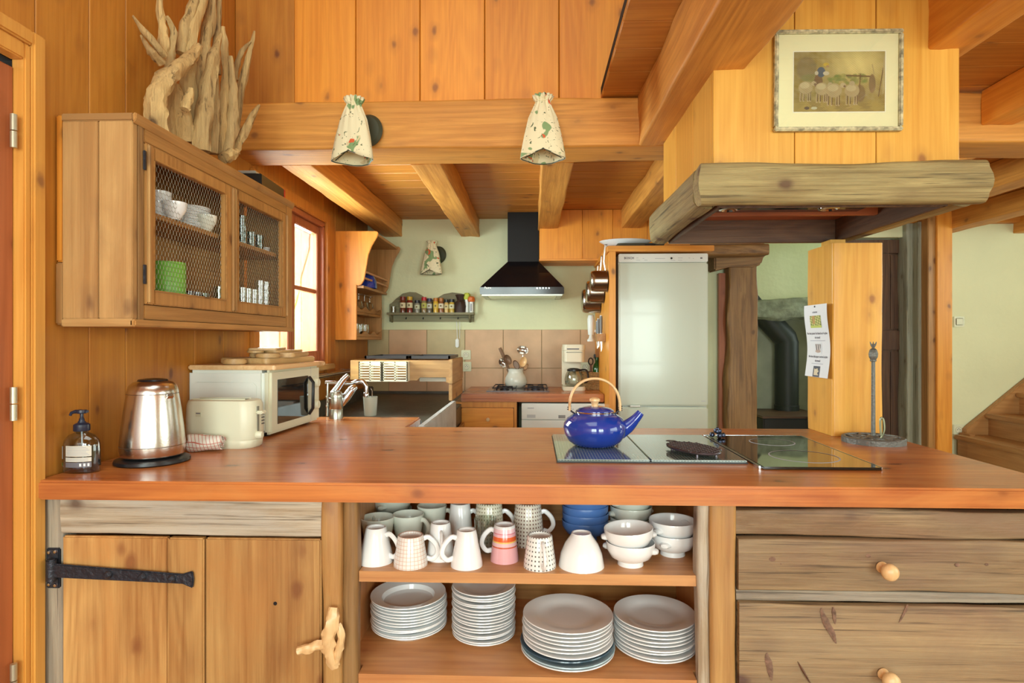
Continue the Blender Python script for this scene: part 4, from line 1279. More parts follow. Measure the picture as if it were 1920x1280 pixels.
for i in range(nA + 1):
    a = i / nA * 2 * PI * 2.7
    r_ = .006 + .0265 * i / nA
    for j in range(nL + 1):
        f = j / nL
        rr = r_ * (1 + .12 * math.sin(a * 2.3 + f * 5)) * (1 - .25 * max(0, f - .8) * 2)
        vs.append((-.055 + .11 * f + .004 * math.sin(a * 3), rr * math.cos(a), .0305 + rr * math.sin(a) * .92))
for i in range(nA):
    for j in range(nL):
        k = i * (nL + 1) + j; fs.append((k, k + 1, k + nL + 2, k + nL + 1))
o = obj('towel_roll', MB().add(vs, fs), m, t, smooth=True)
md = o.modifiers.new('th', 'SOLIDIFY'); md.thickness = .002
o.rotation_euler = (0, 0, 0)

# ---- microwave
p = atz(501, 820, CT1)
mw = thing('microwave', 'white microwave oven with a dark glass door beside the wall', 'microwave', (p.x - .142, p.y + .24, CT1), rz=R(-3))
W2, D2, H2 = .17, .235, .262      # half depth along x, half width along y
obj('case', MB().box(-W2, W2 - .03, -D2, D2, .012, H2), ENAMEL, mw, bevel=.012)
for a in (-1, 1):
    for b in (-1, 1):
        obj('foot', MB().box(a * .12 - .015, a * .12 + .015, b * .18 - .015, b * .18 + .015, 0, .014), BLACK, mw)
obj('side_emboss', MB().loft([[Vector((x, -D2 + yy, z)) for x, z in ((-.145, .03), (-.145, .20), (-.13, .215), (.10, .215), (.115, .20), (.115, .03))] for yy in (.0, -.003)]), ENAMEL, mw, bevel=.0015)
obj('front_frame', MB().box(W2 - .03, W2, -D2, D2, .010, H2), IVORY, mw, bevel=.010)
gl_ = MB().box(W2 - .004, W2 + .0012, -D2 + .055, D2 - .130, .045, H2 - .040)
obj('door_glass', gl_, HOBGLASS, mw, bevel=.001)
obj('door_handle', MB().tube([(W2 + .001, D2 - .118, .050), (W2 + .018, D2 - .118, .075), (W2 + .020, D2 - .118, .19), (W2 + .001, D2 - .118, .215)], .011, 10, flat=.6), BLACK, mw, smooth=True)
for z in (.185, .085):
    obj('dial', MB().lathe([(0, .020), (.016, .020), (.020, .016), (.022, 0), (0, 0)], 24, Matrix.Translation((W2, D2 - .055, z)) @ Matrix.Rotation(R(90), 4, 'Y')), IVORY, mw, smooth=True)
g = MB()
for k in range(8):
    a = R(40 + 36 * k); g.box(W2, W2 + .001, D2 - .055 + .030 * math.cos(a) - .002, D2 - .055 + .030 * math.cos(a) + .002, .185 + .030 * math.sin(a) - .001, .185 + .030 * math.sin(a) + .001)
obj('dial_print', g, INKGREY, mw)
obj('door_seam', MB().box(W2 - .001, W2 + .0004, D2 - .100, D2 - .098, .014, H2 - .004), INKGREY, mw)

# ---- chopping boards on the microwave
mx_, my_, mz_ = mw.location.x, mw.location.y, CT1 + H2


def board(label, x, y, z, lx, ly, th, rz, handle=None, rnd=.02, m='board'):
    t = thing('chopping_board', label, 'chopping board', (x, y, z), rz=rz, group='chopping boards piled on the microwave')
    pts = []
    for q in rrect(lx / 2, ly / 2, rnd, 0, 4): pts.append((q.x, q.y))
    obj('board', MB().prism(pts, 'z', 0, th), wood(m, 'y'), t, bevel=.004)
    if handle:
        hp_ = [(.045 * math.cos(R(a)) * handle, -ly / 2 - .045 * handle + .045 * handle * math.sin(R(a))) for a in range(0, 360, 18)]
        obj('round_handle', MB().prism(hp_, 'z', .001, th - .001), wood(m, 'y'), t, bevel=.004)
    return t


board('large pale board lying directly on the microwave', mx_ + .01, my_ + .01, mz_ + .0005, .36, .50, .018, R(-3), None, .012, 'beech')
board('thick brown board with a rounded grip on the large pale board', mx_ + .02, my_ + .06, mz_ + .019, .24, .34, .024, R(-14), 1.0)
board('thick brown chopping board third from the bottom of the pile', mx_ + .05, my_ + .10, mz_ + .0435, .19, .28, .020, R(8), 1.1)
board('thin board with a small grip near the top of the pile', mx_ + .045, my_ + .06, mz_ + .064, .15, .24, .010, R(-6), .8)
board('narrow thin board topmost on the pile', mx_ + .02, my_ + .04, mz_ + .0745, .12, .26, .009, R(14), None, .012)

# ---- iron paper towel holder
t = thing('towel_holder', 'cast iron paper towel holder with a pineapple finial beside the post', 'paper towel holder', (1.262, 2.285, CT1))
RB = .105
obj('base_ring', MB().lathe([(RB - .012, 0), (RB, 0), (RB, .018), (RB - .004, .022), (RB - .012, .022), (RB - .014, .016)], 48), IRONGREY, t, smooth=True)
g = MB()
for k in range(8):
    a = PI * k / 4
    g.tube(smooth_path([(.018 * math.cos(a), .018 * math.sin(a), .014), (.055 * math.cos(a + .25), .055 * math.sin(a + .25), .016), (.094 * math.cos(a), .094 * math.sin(a), .016)], 4), .006, 8)
    g.tube([(.05 * math.cos(a + .2), .05 * math.sin(a + .2), .016), (.07 * math.cos(a + .55), .07 * math.sin(a + .55), .016)], .005, 6)
obj('lattice', g, IRONGREY, t, smooth=True)
obj('hub', MB().lathe([(0, .004), (.024, .004), (.024, .018), (.012, .026), (0, .026)], 24), IRONGREY, t, smooth=True)
zt_ = 1.28 - CT1 - .006
obj('rod', MB().lathe([(0, .02), (.0075, .02), (.0065, zt_ - .075), (.011, zt_ - .073), (.011, zt_ - .068), (0, zt_ - .068)], 16), IRONGREY, t, smooth=True)
obj('pineapple_finial', MB().lathe([(0, 0), (.008, .001), (.014, .012), (.0155, .024), (.012, .038), (.007, .044), (0, .046)], 18, Matrix.Translation((0, 0, zt_ - .07)), mod=lambda a, z: 1 + .07 * math.sin(a * 7 + z * 500)), IRONGREY, t, smooth=True)
g = MB()
for k in range(6):
    a = PI * k / 3
    g.tube([(0, 0, zt_ - .026), (.006 * math.cos(a), .006 * math.sin(a), zt_ - .014), (.012 * math.cos(a), .012 * math.sin(a), zt_ - .004 + .003 * (k % 2))], [.003, .0035, .001], 6)
obj('leaf_crown', g, IRONGREY, t, smooth=True)
obj('tension_arm', MB().tube(smooth_path([(.012, -.03, .02), (.020, -.035, .05), (.018, -.034, .085), (.012, -.032, .095), (.008, -.031, .08), (.010, -.033, .03)], 4), .004, 8), mat('green_bronze', (.20, .20, .12), .4, .6), t, smooth=True)

# ---- faucet at the stone sink and grey beaker
t = thing('faucet', 'chrome faucet with a fat cylindrical body at the sink', 'faucet', (-.955, 2.885, CT1))
SATIN = mat('satin_metal', (.50, .50, .44), .3, 1)
obj('faucet_body', MB().lathe([(0, 0), (.033, 0), (.033, .045), (.0315, .047), (.033, .049), (.033, .10), (.031, .102), (.033, .104), (.032, .118), (.026, .130), (.012, .136), (0, .137)], 32), SATIN, t, smooth=True)
obj('lever', MB().tube(smooth_path([(-.012, 0, .120), (.01, 0, .150), (.035, 0, .185), (.060, 0, .210)], 4), lerp_list([.018, .015, .013, .011], 13), 14), CHROME, t, smooth=True)
sp3 = smooth_path([(-.085, .10, .165), (-.02, .10, .165), (.045, .10, .162), (.070, .10, .170), (.100, .10, .172), (.118, .10, .150), (.120, .10, .118)], 5)
obj('spout', MB().tube(sp3, lerp_list([.0105, .0105, .011, .013, .012, .011, .010], len(sp3)), 14), CHROME, t, smooth=True)
obj('aerator', MB().lathe([(0, 0), (.013, 0), (.014, .004), (.014, .020), (.011, .024), (0, .024)], 20, Matrix.Translation((.120, .10, .095))), CHROME, t, smooth=True)
obj('spray_arm', MB().tube(smooth_path([(.022, .02, .06), (.042, .03, .10), (.068, .04, .138), (.085, .05, .150)], 4), lerp_list([.010, .022, .020, .012], 13), 14), CHROME, t, smooth=True)
g = MB()
for k in range(3): g.lathe([(0, -.008), (.007, -.006), (.009, 0), (.007, .006), (0, .008)], 10, Matrix.Translation((-.075 + .008 * (k % 2), .09, .05 + .022 * k)))
g.tube([(-.075, .09, .0), (-.072, .09, .165)], .006, 8)
obj('valve', g, SATIN, t, smooth=True)
t = thing('grey_beaker', 'grey cylindrical beaker hanging under the faucet spout', 'beaker', (-.818, 3.00, .90))
BKM = mat('beaker_plastic', (.36, .37, .30), .3)
obj('beaker_body', MB().lathe([(0, 0), (.028, 0), (.030, .003), (.036, .095), (.034, .095), (.029, .01), (0, .008)], 28), BKM, t, smooth=True)
obj('hook', MB().tube([(0, .03, .09), (0, .036, .12), (-.01, .04, .135)], .003, 6), CHROME, t, smooth=True)
# ================================================================ sink corner
t = thing('stone_sink', 'big dark stone sink with a pale stone edge below the window', 'sink', (-.92, 3.9, .6))
part('basin_floor', MB().prism([(2.97, .60), (2.97, .785), (4.885, .845), (4.885, .60)], 'x', -1.335, -.512), SLATE, t, bevel=.004)
part('back_rim', MB().box(-1.335, -.512, 4.86, 4.90, .80, .862).box(-1.352, -1.31, 2.97, 4.90, .75, .90), SLATE, t, bevel=.006)
part('edge_slab', MB().box(-.511, -.482, 2.655, 3.748, .70, .90), SLEDGE, t, bevel=.004)
part('basin_front', MB().box(-1.33, -.555, 2.955, 2.985, .70, .885), SLATE, t, bevel=.004)
part('waste', MB().lathe([(0, .003), (.02, .003), (.03, .001), (.032, 0), (0, 0)], 24, Matrix.Translation((-.85, 3.3, .797))), CHROME, t, smooth=True)
t = thing('sink_cabinet', 'dark wooden cabinet carrying the stone sink', 'cabinet', (-.92, 3.8, .012))
part('side_panel', MB().box(-.505, -.486, 2.66, 4.24, .012, .699), wood('cab', 'y'), t, bevel=.002)
part('side_panel', MB().box(-1.352, -1.33, 2.66, 4.85, .012, .60), wood('cab', 'y'), t)
part('front_panel', MB().box(-1.33, -.505, 2.66, 2.68, .012, .60), wood('cab', 'x'), t)
part('back_panel', MB().box(-1.33, -.505, 4.83, 4.85, .012, .60), wood('cab', 'x'), t)
# tall side board under the edge slab
t = thing('rack_cabinet', 'pine dish rack cabinet standing over the stone sink', 'dish rack', (-.83, 4.0, .9))
ry0, ry1 = 3.75, 4.30
rx0, rx1 = -1.15, -.516
part('front_board', MB().prism([(rx0, 1.03), (rx0 + .42, 1.025), (rx0 + .44, 1.045), (rx1 - .03, 1.045), (rx1 - .028, 1.012), (rx1 - .01, 1.012), (rx1 - .01, 1.152), (rx0, 1.152)], 'y', ry0, ry0 + .02), wood('aged', 'x'), t, bevel=.002)
part('end_board', MB().box(rx1 - .012, rx1 + .012, ry0 - .004, ry1, 1.005, 1.158), wood('aged', 'y'), t, bevel=.003)
part('end_board', MB().box(rx1 - .012, rx1 + .010, ry0 - .002, ry1, .9005, 1.003), wood('aged', 'y'), t, bevel=.003)
part('end_board', MB().box(rx0, rx0 + .02, ry0 + .02, ry1, 1.03, 1.152), wood('cab', 'y'), t, bevel=.003)
part('back_board', MB().box(rx0 + .02, rx1 - .012, ry1 - .02, ry1, 1.03, 1.152), wood('cab', 'x'), t, bevel=.003)
part('rack_floor', MB().box(rx0 + .02, rx1 - .012, ry0 + .02, ry1 - .02, 1.045, 1.055), wood('dark', 'x'), t)
part('steel_drip_lip', MB().box(rx1 - .20, rx1 - .014, ry0 + .02, ry0 + .04, 1.018, 1.044), mat('drip_strip', (.42, .36, .28), .5), t, bevel=.002)
for i, (lb, x0, x1) in enumerate((('dark baking tray lying on the wall end of the dish rack', -1.08, -.80), ('dark baking tray lying on the open end of the dish rack', -.79, -.53))):
    tr = thing('baking_tray', lb, 'tray', ((x0 + x1) / 2, 4.02, 1.158))
    DT = mat('dark_tray', (.05, .045, .045), .35, .7)
    part('tray_floor', MB().box(x0 + .012, x1 - .012, 3.84, 4.22, 1.159, 1.162), DT, tr)
    part('tray_rim', MB().box(x0, x0 + .014, 3.82, 4.24, 1.159, 1.178).box(x1 - .014, x1, 3.82, 4.24, 1.159, 1.178).box(x0, x1, 3.82, 3.835, 1.159, 1.178).box(x0, x1, 4.225, 4.24, 1.159, 1.178), DT, tr, bevel=.002)

CUT = mat('ivory_basket', (.80, .74, .56), .4)
for i, (lb, p0x, p1x) in enumerate((('ivory slotted cutlery basket on the rack front, nearer the window', 671, 714), ('ivory slotted cutlery basket on the rack front, nearer the tiles', 716, 763))):
    x0, x1 = xa(p0x, 3.66), xa(p1x, 3.66)
    z1_, z0_ = 1.145, 1.028
    tb = thing('cutlery_basket', lb, 'basket', ((x0 + x1) / 2, 3.70, z0_))
    g = MB(); yb = 3.675
    for k in range(3):
        xx = x0 + (x1 - x0 - .008) * k / 2
        g.box(xx, xx + .008, yb, yb + .003, z0_, z1_)
    for k in range(8):
        z = z0_ + (z1_ - z0_ - .007) * k / 7
        g.box(x0, x1, yb, yb + .003, z, z + .007)
    part('slotted_front', g, CUT, tb)
    for xx in (x0, x1 - .004):
        part('side_wall', MB().box(xx, xx + .004, yb, 3.748, z0_, z1_), CUT, tb)
    part('divider', MB().box((x0 + x1) / 2 - .002, (x0 + x1) / 2 + .002, yb + .004, 3.748, z0_, z1_ - .02), CUT, tb)
    part('basket_floor', MB().box(x0, x1, yb, 3.748, z0_ - .004, z0_), CUT, tb)
    part('back_wall', MB().box(x0, x1, 3.744, 3.749, z1_ - .03, z1_), CUT, tb)
t = thing('towel_rail', 'chrome towel rail on a wooden ledge below the window', 'rail', (XL + .05, 3.6, 1.09))
part('ledge', MB().box(XL, XL + .07, 3.05, 4.4, 1.045, 1.068), wood('board', 'y'), t, bevel=.003)
part('rail_bar', MB().tube([(XL + .085, 3.1, 1.06), (XL + .085, 4.3, 1.06)], .009, 10), CHROME, t, smooth=True)
for y in (3.15, 3.7, 4.25):
    part('bracket', MB().box(XL, XL + .088, y, y + .008, 1.048, 1.072), CHROME, t, bevel=.001)

# ================================================================ back counter
o = obj('back_worktop', MB().box(-.512, .497, -.325, .325, 0, .058), wood('counter', 'x'), bevel=.005)
o.location = (0, 4.575, .842)
tag(o, 'reddish wooden worktop along the tiled back wall', 'worktop')
cx0, cx1 = xa(853, 4.28), xa(969, 4.28)
t = thing('drawer_cabinet', 'pine cabinet with one knobbed drawer beside the dishwasher', 'cabinet', ((cx0 + cx1) / 2, 4.5, .012))
part('carcass', MB().box(cx0, cx1, 4.30, 4.86, .012, .84), wood('cab', 'z'), t)
part('face_frame', MB().box(cx0, cx0 + .045, 4.275, 4.30, .012, .84).box(cx1 - .02, cx1, 4.275, 4.30, .012, .84).box(cx0 + .045, cx1 - .02, 4.275, 4.30, .80, .84), wood('pine', 'z'), t, bevel=.002)
dr_ = part('drawer', MB().box(cx0 + .048, cx1 - .023, 4.262, 4.285, .66, .797), wood('pine', 'x'), t, bevel=.004)
p = at(915, 786, 4.25)
part('knob', MB().lathe([(0, 0), (.009, 0), (.008, .012), (.014, .020), (.013, .030), (0, .034)], 16, Matrix.Translation((p.x, 4.262, p.z)) @ Matrix.Rotation(R(90), 4, 'X')), wood('beech', 'z'), dr_, smooth=True)
part('door', MB().box(cx0 + .048, cx1 - .023, 4.262, 4.285, .06, .64), wood('pine', 'z'), t, bevel=.004)
dx0, dx1 = xa(978, 4.25), xa(1142, 4.25)
t = thing('dishwasher', 'white dishwasher under the back worktop', 'dishwasher', ((dx0 + dx1) / 2, 4.5, .012))
part('case', MB().box(dx0, dx1, 4.27, 4.85, .02, .832), ENAMEL, t, bevel=.003)
zd = za(1050, 787, 4.25)
part('control_panel', MB().box(dx0, dx1, 4.245, 4.27, zd + .002, .83), WPLAST, t, bevel=.004)
part('door', MB().box(dx0, dx1, 4.245, 4.27, .12, zd - .002), WPLAST, t, bevel=.004)
def dp(px, py): return at(px, py, 4.244)
def decal(px0_, py0_, px1_, py1_, Y, m, par, nm='print', d=.0008):
    a, b = at(px0_, py0_, Y), at(px1_, py1_, Y)
    return part(nm, MB().box(min(a.x, b.x), max(a.x, b.x), Y - d, Y, min(a.z, b.z), max(a.z, b.z)), m, par)
GL = mat('light_grey_print', (.55, .57, .58), .4)
decal(988, 777, 1004, 783, 4.2449, GL, t, 'button')
decal(989, 764, 1001, 765.5, 4.2449, INKGREY, t, 'badge')
decal(1047, 778, 1060, 784, 4.2449, mat('display_grey', (.28, .28, .28), .3), t, 'display')
for px in (1073, 1090, 1107, 1122, 1133):
    decal(px, 766, px + 3, 768, 4.2449, GL, t, 'print')

# ---- gas hob
hx0_, hx1_ = xa(912, 4.42), xa(1030, 4.42)
t = thing('gas_hob', 'dark gas hob with black pan supports on the back worktop', 'hob', ((hx0_ + hx1_) / 2, 4.6, .9))
part('hob_plate', MB().box(hx0_, hx1_, 4.40, 4.80, .9005, .9085), mat('hob_brown', (.10, .045, .035), .2), t, bevel=.003)
for cx_ in (hx0_ + .13, hx1_ - .10):
    g = MB()
    for yy in (4.50, 4.70):
        for a in range(4):
            an = PI / 4 + a * PI / 2
            g.tube([(cx_ + .085 * math.cos(an), yy + .06 * math.sin(an), .909), (cx_ + .080 * math.cos(an), yy + .055 * math.sin(an), .930), (cx_ + .025 * math.cos(an), yy + .02 * math.sin(an), .930)], .004, 6)
    g.tube([(cx_ - .085, 4.42, .926), (cx_ + .085, 4.42, .926), (cx_ + .085, 4.78, .926), (cx_ - .085, 4.78, .926)], .0045, 6, closed=True)
    part('pan_support', g, IRON, t, smooth=True)
    for yy in (4.50, 4.70):
        part('burner', MB().lathe([(0, .0085), (.035, .0085), (.035, .014), (.028, .016), (.028, .022), (0, .024)], 20, Matrix.Translation((cx_, yy, .90))), IRON, t, smooth=True)

# ---- crock with utensils
cp = at(967, 720, 4.70)
t = thing('utensil_crock', 'pale ceramic crock full of kitchen utensils', 'crock', (cp.x, 4.70, .9095))
obj('crock_body', MB().lathe([(0, .0), (.060, 0), (.080, .018), (.088, .045), (.080, .080), (.062, .110), (.056, .128), (.063, .146), (.058, .146), (.050, .128), (.055, .105), (0, .02)], 36), CREAMC, t, smooth=True)


def utensil(name, label, pts, rads, m, head=None, hm=None):
    """points are photo pixels at the crock's depth"""
    u = thing(name, label, 'utensil', (cp.x, 4.70, .935), group='utensils in the ceramic crock')
    q = [at(x, y, 4.70 + d) for x, y, d in pts]
    part('handle', MB().tube(smooth_path(q, 3), lerp_list(rads, 3 * (len(q) - 1) + 1), 8), m, u, smooth=True)
    if head:
        (hx_, hy_, hd, rx, rz, ang, kind) = head
        c = at(hx_, hy_, 4.70 + hd)
        Mx = Matrix.Translation(c) @ Matrix.Rotation(ang, 4, 'Y') @ Matrix.Rotation(R(90), 4, 'X')
        if kind == 'bowl': pr_ = [(0, -.35), (.5, -.32), (.85, -.15), (1, .0), (.97, .02), (.80, -.10), (.45, -.24), (0, -.28)]
        else: pr_ = [(0, -.10), (.8, -.10), (1, 0), (.8, .10), (0, .10)]
        part('head', MB().lathe([(r_ * rx, z_ * .03 / .35) for r_, z_ in pr_], 22, Mx, sy=rz / rx), hm or m, u, smooth=True)
    return u


SPM = mat('dark_spoon', (.20, .11, .06), .4)
utensil('wooden_spoon', 'dark turned wooden pestle leaning over the crock edge', [(964, 715, 0), (953, 690, 0), (943, 665, -.01), (937, 652, -.01)], [.007, .008, .013, .014, .012], SPM)
utensil('wooden_spoon', 'brown wooden spoon with an oval bowl in the crock', [(968, 715, 0), (962, 695, -.02)], [.006, .006], SPM, (952, 674, -.03, .028, .042, R(-30), 'bowl'), SPM)
utensil('slotted_spoon', 'grey metal spoon leaning out to the window side of the crock', [(960, 712, .02), (950, 692, .02)], [.004, .004], STEEL, (943, 680, .03, .030, .040, R(-35), 'bowl'), STEEL)
utensil('ladle', 'steel ladle standing highest in the crock', [(972, 715, .02), (978, 690, .02), (981, 665, .02)], [.005, .005, .004], STEEL, (980, 656, .02, .046, .034, R(10), 'bowl'), STEEL)
utensil('wooden_spoon', 'pale wooden spoon with a round bowl in the crock', [(972, 715, -.02), (976, 695, -.03)], [.006, .006], wood('beech', 'z'), (981, 678, -.04, .028, .040, R(15), 'bowl'), wood('beech', 'z'))
utensil('spatula', 'dark flat spatula in the middle of the crock', [(966, 715, .0), (970, 695, .0)], [.006, .006], SPM, (968, 684, .0, .022, .040, R(-25), 'flat'), SPM)
utensil('spatula', 'slim brown spatula beside the pale spoon', [(974, 715, .03), (982, 698, .03)], [.006, .006], wood('cab', 'z'), (986, 688, .03, .014, .030, R(30), 'flat'), wood('cab', 'z'))

# ---- coffee maker
cp2 = at(1076, 735, 4.55)
t = thing('coffee_maker', 'beige filter coffee maker with a glass jug', 'coffee maker', (cp2.x, 4.60, .9005))
BG = mat('beige_plastic', (.72, .64, .47), .4)
obj('warming_base', MB().loft([rrect(.085, .11, .03, z) for z in (0, .03)] ), BG, t, bevel=.004)
obj('tower', MB().box(-.085, .060, .03, .11, .03, .335), BG, t, bevel=.008)
obj('filter_head', MB().loft([rrect(.078, .105, .035, z) for z in (.215, .30)] + [rrect(.082, .108, .035, z) for z in (.302, .345)]), BG, t, smooth=True)
obj('print', MB().box(-.055, .035, -.109, -.1078, .308, .316), INK, t)
obj('water_slot', MB().box(-.060, .060, -.1082, -.1070, .285, .290), mat('shadow_plastic', (.25, .25, .2), .5), t)
obj('jug', MB().lathe([(0, .032), (.055, .032), (.066, .045), (.070, .085), (.060, .125), (.048, .145), (.046, .145), (.058, .122), (.068, .085), (.064, .048), (0, .036)], 28, Matrix.Translation((0, -.03, 0))), CLEAR, t, smooth=True)
obj('jug_lid', MB().lathe([(0, .145), (.050, .145), (.050, .158), (.03, .166), (0, .168)], 24, Matrix.Translation((0, -.03, 0))), BLACK, t, smooth=True)
obj('jug_handle', MB().tube(smooth_path([(.046, -.04, .150), (.085, -.05, .155), (.105, -.05, .13), (.104, -.05, .075), (.085, -.05, .06), (.068, -.04, .065)], 4), .007, 8), BLACK, t, smooth=True)

# ---- basket, bottle, scissors
bp_ = at(1111, 735, 4.62)
t = thing('wicker_basket', 'small square wicker basket beside the fridge cabinet', 'basket', (bp_.x + .005, 4.68, .9005))
WK = mat('wicker', (.50, .31, .13), .7, bump=.6, bscale=220, var=.35, vscale=90)
bw, bd, bh = .080, .08, .135
for k in range(11):
    z = .006 + k * .0122
    q = [(x, y, z) for x, y in ((-bw, -bd), (bw, -bd), (bw, bd), (-bw, bd))]
    pth = []
    for a, b in zip(q, q[1:] + q[:1]):
        for s_ in range(8):
            f = s_ / 8; off = .0022 * (1 if (s_ + k) % 2 else -1)
            pth.append((a[0] + (b[0] - a[0]) * f + off, a[1] + (b[1] - a[1]) * f + off, z))
    obj('weave', MB().tube(pth, .0064, 6, closed=True), WK, t, smooth=True)
g = MB()
for k in range(9):
    xx = -bw + 2 * bw * k / 8
    g.tube([(xx, -bd, 0), (xx, -bd, bh)], .0035, 5); g.tube([(xx, bd, 0), (xx, bd, bh)], .0035, 5)
    g.tube([(-bw, xx, 0), (-bw, xx, bh)], .0035, 5); g.tube([(bw, xx, 0), (bw, xx, bh)], .0035, 5)
obj('stakes', g, WK, t, kind='stuff')
obj('basket_floor', MB().box(-bw, bw, -bd, bd, .0, .006), WK, t)
gx_ = xa(1119, 4.66)
t = thing('green_bottle', 'green glass bottle standing in the wicker basket', 'bottle', (gx_, 4.66, .91))
GG = mat('green_glass', (.015, .12, .025), .08, coat=.5)
obj('bottle_glass', MB().lathe([(0, 0), (.030, 0), (.032, .006), (.032, .150), (.026, .180), (.014, .195), (.013, .222), (0, .222)], 24), GG, t, smooth=True)
obj('bottle_cap', MB().lathe([(0, .218), (.0145, .218), (.0145, .236), (0, .236)], 20), GG, t, smooth=True)
sx_ = xa(1107, 4.66)
t = thing('kitchen_scissors', 'dark handled scissors upright in the wicker basket', 'scissors', (sx_, 4.63, .91))
obj('finger_loop', MB().tube([(.017 * math.cos(k / 16 * 2 * PI), 0, .205 + .026 * math.sin(k / 16 * 2 * PI)) for k in range(16)], .0045, 8, closed=True), BLACK, t, smooth=True)
obj('shank', MB().tube([(0, 0, .18), (0, 0, .02)], [.008, .004], 8), mat('brown_plastic', (.16, .07, .05), .4), t, smooth=True)

# ---- fridge and its housing
t = thing('fridge_housing', 'wooden cabinet housing around the tall white fridge', 'cabinet', (.52, 4.4, .012))
part('side_panel', MB().box(.500, .543, 3.99, 4.90, .012, 1.862), wood('pine', 'z'), t, bevel=.003)
part('top_board', MB().box(.49, 1.185, 3.99, 4.90, 1.863, 1.90), wood('pine', 'x'), t, bevel=.003)
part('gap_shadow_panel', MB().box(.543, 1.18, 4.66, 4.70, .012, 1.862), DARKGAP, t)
FRW = mat('fridge_enamel', (.66, .71, .60), .22, coat=.12)
t = thing('fridge', 'tall white fridge freezer with a small control panel on top', 'fridge', (.862, 4.35, .012))
zf = za(1240, 762, 4.03)
zc0 = za(1240, 491, 4.03)
part('case', MB().box(.569, 1.155, 4.06, 4.64, .03, 1.852), ENAMEL, t, bevel=.004)
part('fridge_door', MB().box(.567, 1.157, 4.03, 4.058, zf + .004, zc0 - .004), FRW, t, bevel=.009)
part('freezer_door', MB().box(.567, 1.157, 4.03, 4.058, .08, zf - .004), FRW, t, bevel=.009)
part('control_panel', MB().box(.567, 1.157, 4.034, 4.058, zc0, 1.853), WPLAST, t, bevel=.005)
part('door_grip', MB().tube([(at(1182, 760, 4.02).x, 4.024, zf + .002), (at(1200, 760, 4.02).x, 4.024, zf + .002)], .010, 10, flat=.7), WPLAST, t, smooth=True)
Yq = 4.0338
text_mesh('brand_lettering', 'BOSCH', .020, at(1179.5, 485.5, Yq), (1, 0, 0), (0, 0, 1), INK, t, bold=.0006)
text_mesh('lettering', '88', .014, at(1315, 485, Yq), (1, 0, 0), (0, 0, 1), INK, t, bold=.0006)
part('knob', MB().lathe([(0, .004), (.006, .004), (.007, 0), (0, 0)], 14, Matrix.Translation(at(1259, 484, Yq)) @ Matrix.Rotation(R(90), 4, 'X')), BLACK, t, smooth=True)
for a, b, y in ((1193, 1197, 483), (1205, 1208, 484), (1228, 1247, 484), (1271, 1280, 483), (1291, 1294, 483), (1299, 1301, 484), (1193, 1200, 487), (1208, 1214, 487), (1271, 1279, 487), (1258, 1266, 487.5)):
    decal(a, y, b, y + .9, Yq, GL, t, 'print')
text_mesh('badge', 'ok', .016, at(1319, 753, 4.0295), (1, 0, 0), (0, 0, 1), GL, t) if False else decal(1315, 751, 1323, 752.5, 4.0298, GL, t, 'badge')

# things on the housing
pp = at(1172, 462, 4.25)
t = thing('platter', 'white oval platter on top of the fridge housing', 'platter', (pp.x, 4.25, 1.935))
obj('platter_dish', MB().lathe([(0, 0), (.11, 0), (.125, .004), (.175, .030), (.180, .034), (.174, .036), (.12, .012), (0, .008)], 48, sx=1.0, sy=.75), WHITE, t, smooth=True)
t = thing('roasting_tin', 'dark grey tin under the platter on the fridge housing', 'tin', (pp.x + .09, 4.22, 1.9005))
obj('tin_body', MB().loft([rrect(.14, .10, .02, 0), rrect(.16, .12, .02, .034)]), mat('tin_grey', (.13, .13, .09), .5, .5), t, smooth=True)
obj('grip_slot', MB().box(.02, .09, -.121, -.1195, .016, .026), BLACK, t)

# ---- saucepans hanging on the housing side
COP = mat('pan_steel', (.52, .47, .38), .22, 1)
for i, (lb, py, Y, r_, h_) in enumerate((('nearest saucepan hanging on the side of the fridge housing', 527, 4.07, .072, .108), ('middle saucepan hanging on the side of the fridge housing', 547, 4.28, .080, .118), ('farthest and lowest saucepan on the side of the fridge housing', 564, 4.52, .090, .13))):
    z = za(1130, py, Y)
    tp = thing('saucepan', lb, 'saucepan', (.498, Y, z), group='saucepans hanging by the fridge')
    Mx = Matrix.Translation((-.006, 0, 0)) @ Matrix.Rotation(R(-90), 4, 'Y')
    obj('pan_body', MB().lathe([(r_ * 1.02, 0), (r_, .004), (r_, h_ - .03), (r_ * .93, h_ - .008), (r_ * .8, h_), (0, h_), (0, h_ - .004), (r_ * .90, h_ - .012), (r_ * .96, 0)], 32, Mx), COP, tp, smooth=True)
    obj('pan_handle', MB().tube([(-.012, 0, r_), (-.022, 0, r_ + .06), (-.014, 0, r_ + .17)], [.006, .008, .009], 10, flat=.6), STEEL, tp, smooth=True)
    obj('hook', MB().tube([(-.001, 0, r_ + .175), (-.018, 0, r_ + .172), (-.018, 0, r_ + .158)], .0025, 6), IRON, tp, smooth=True)
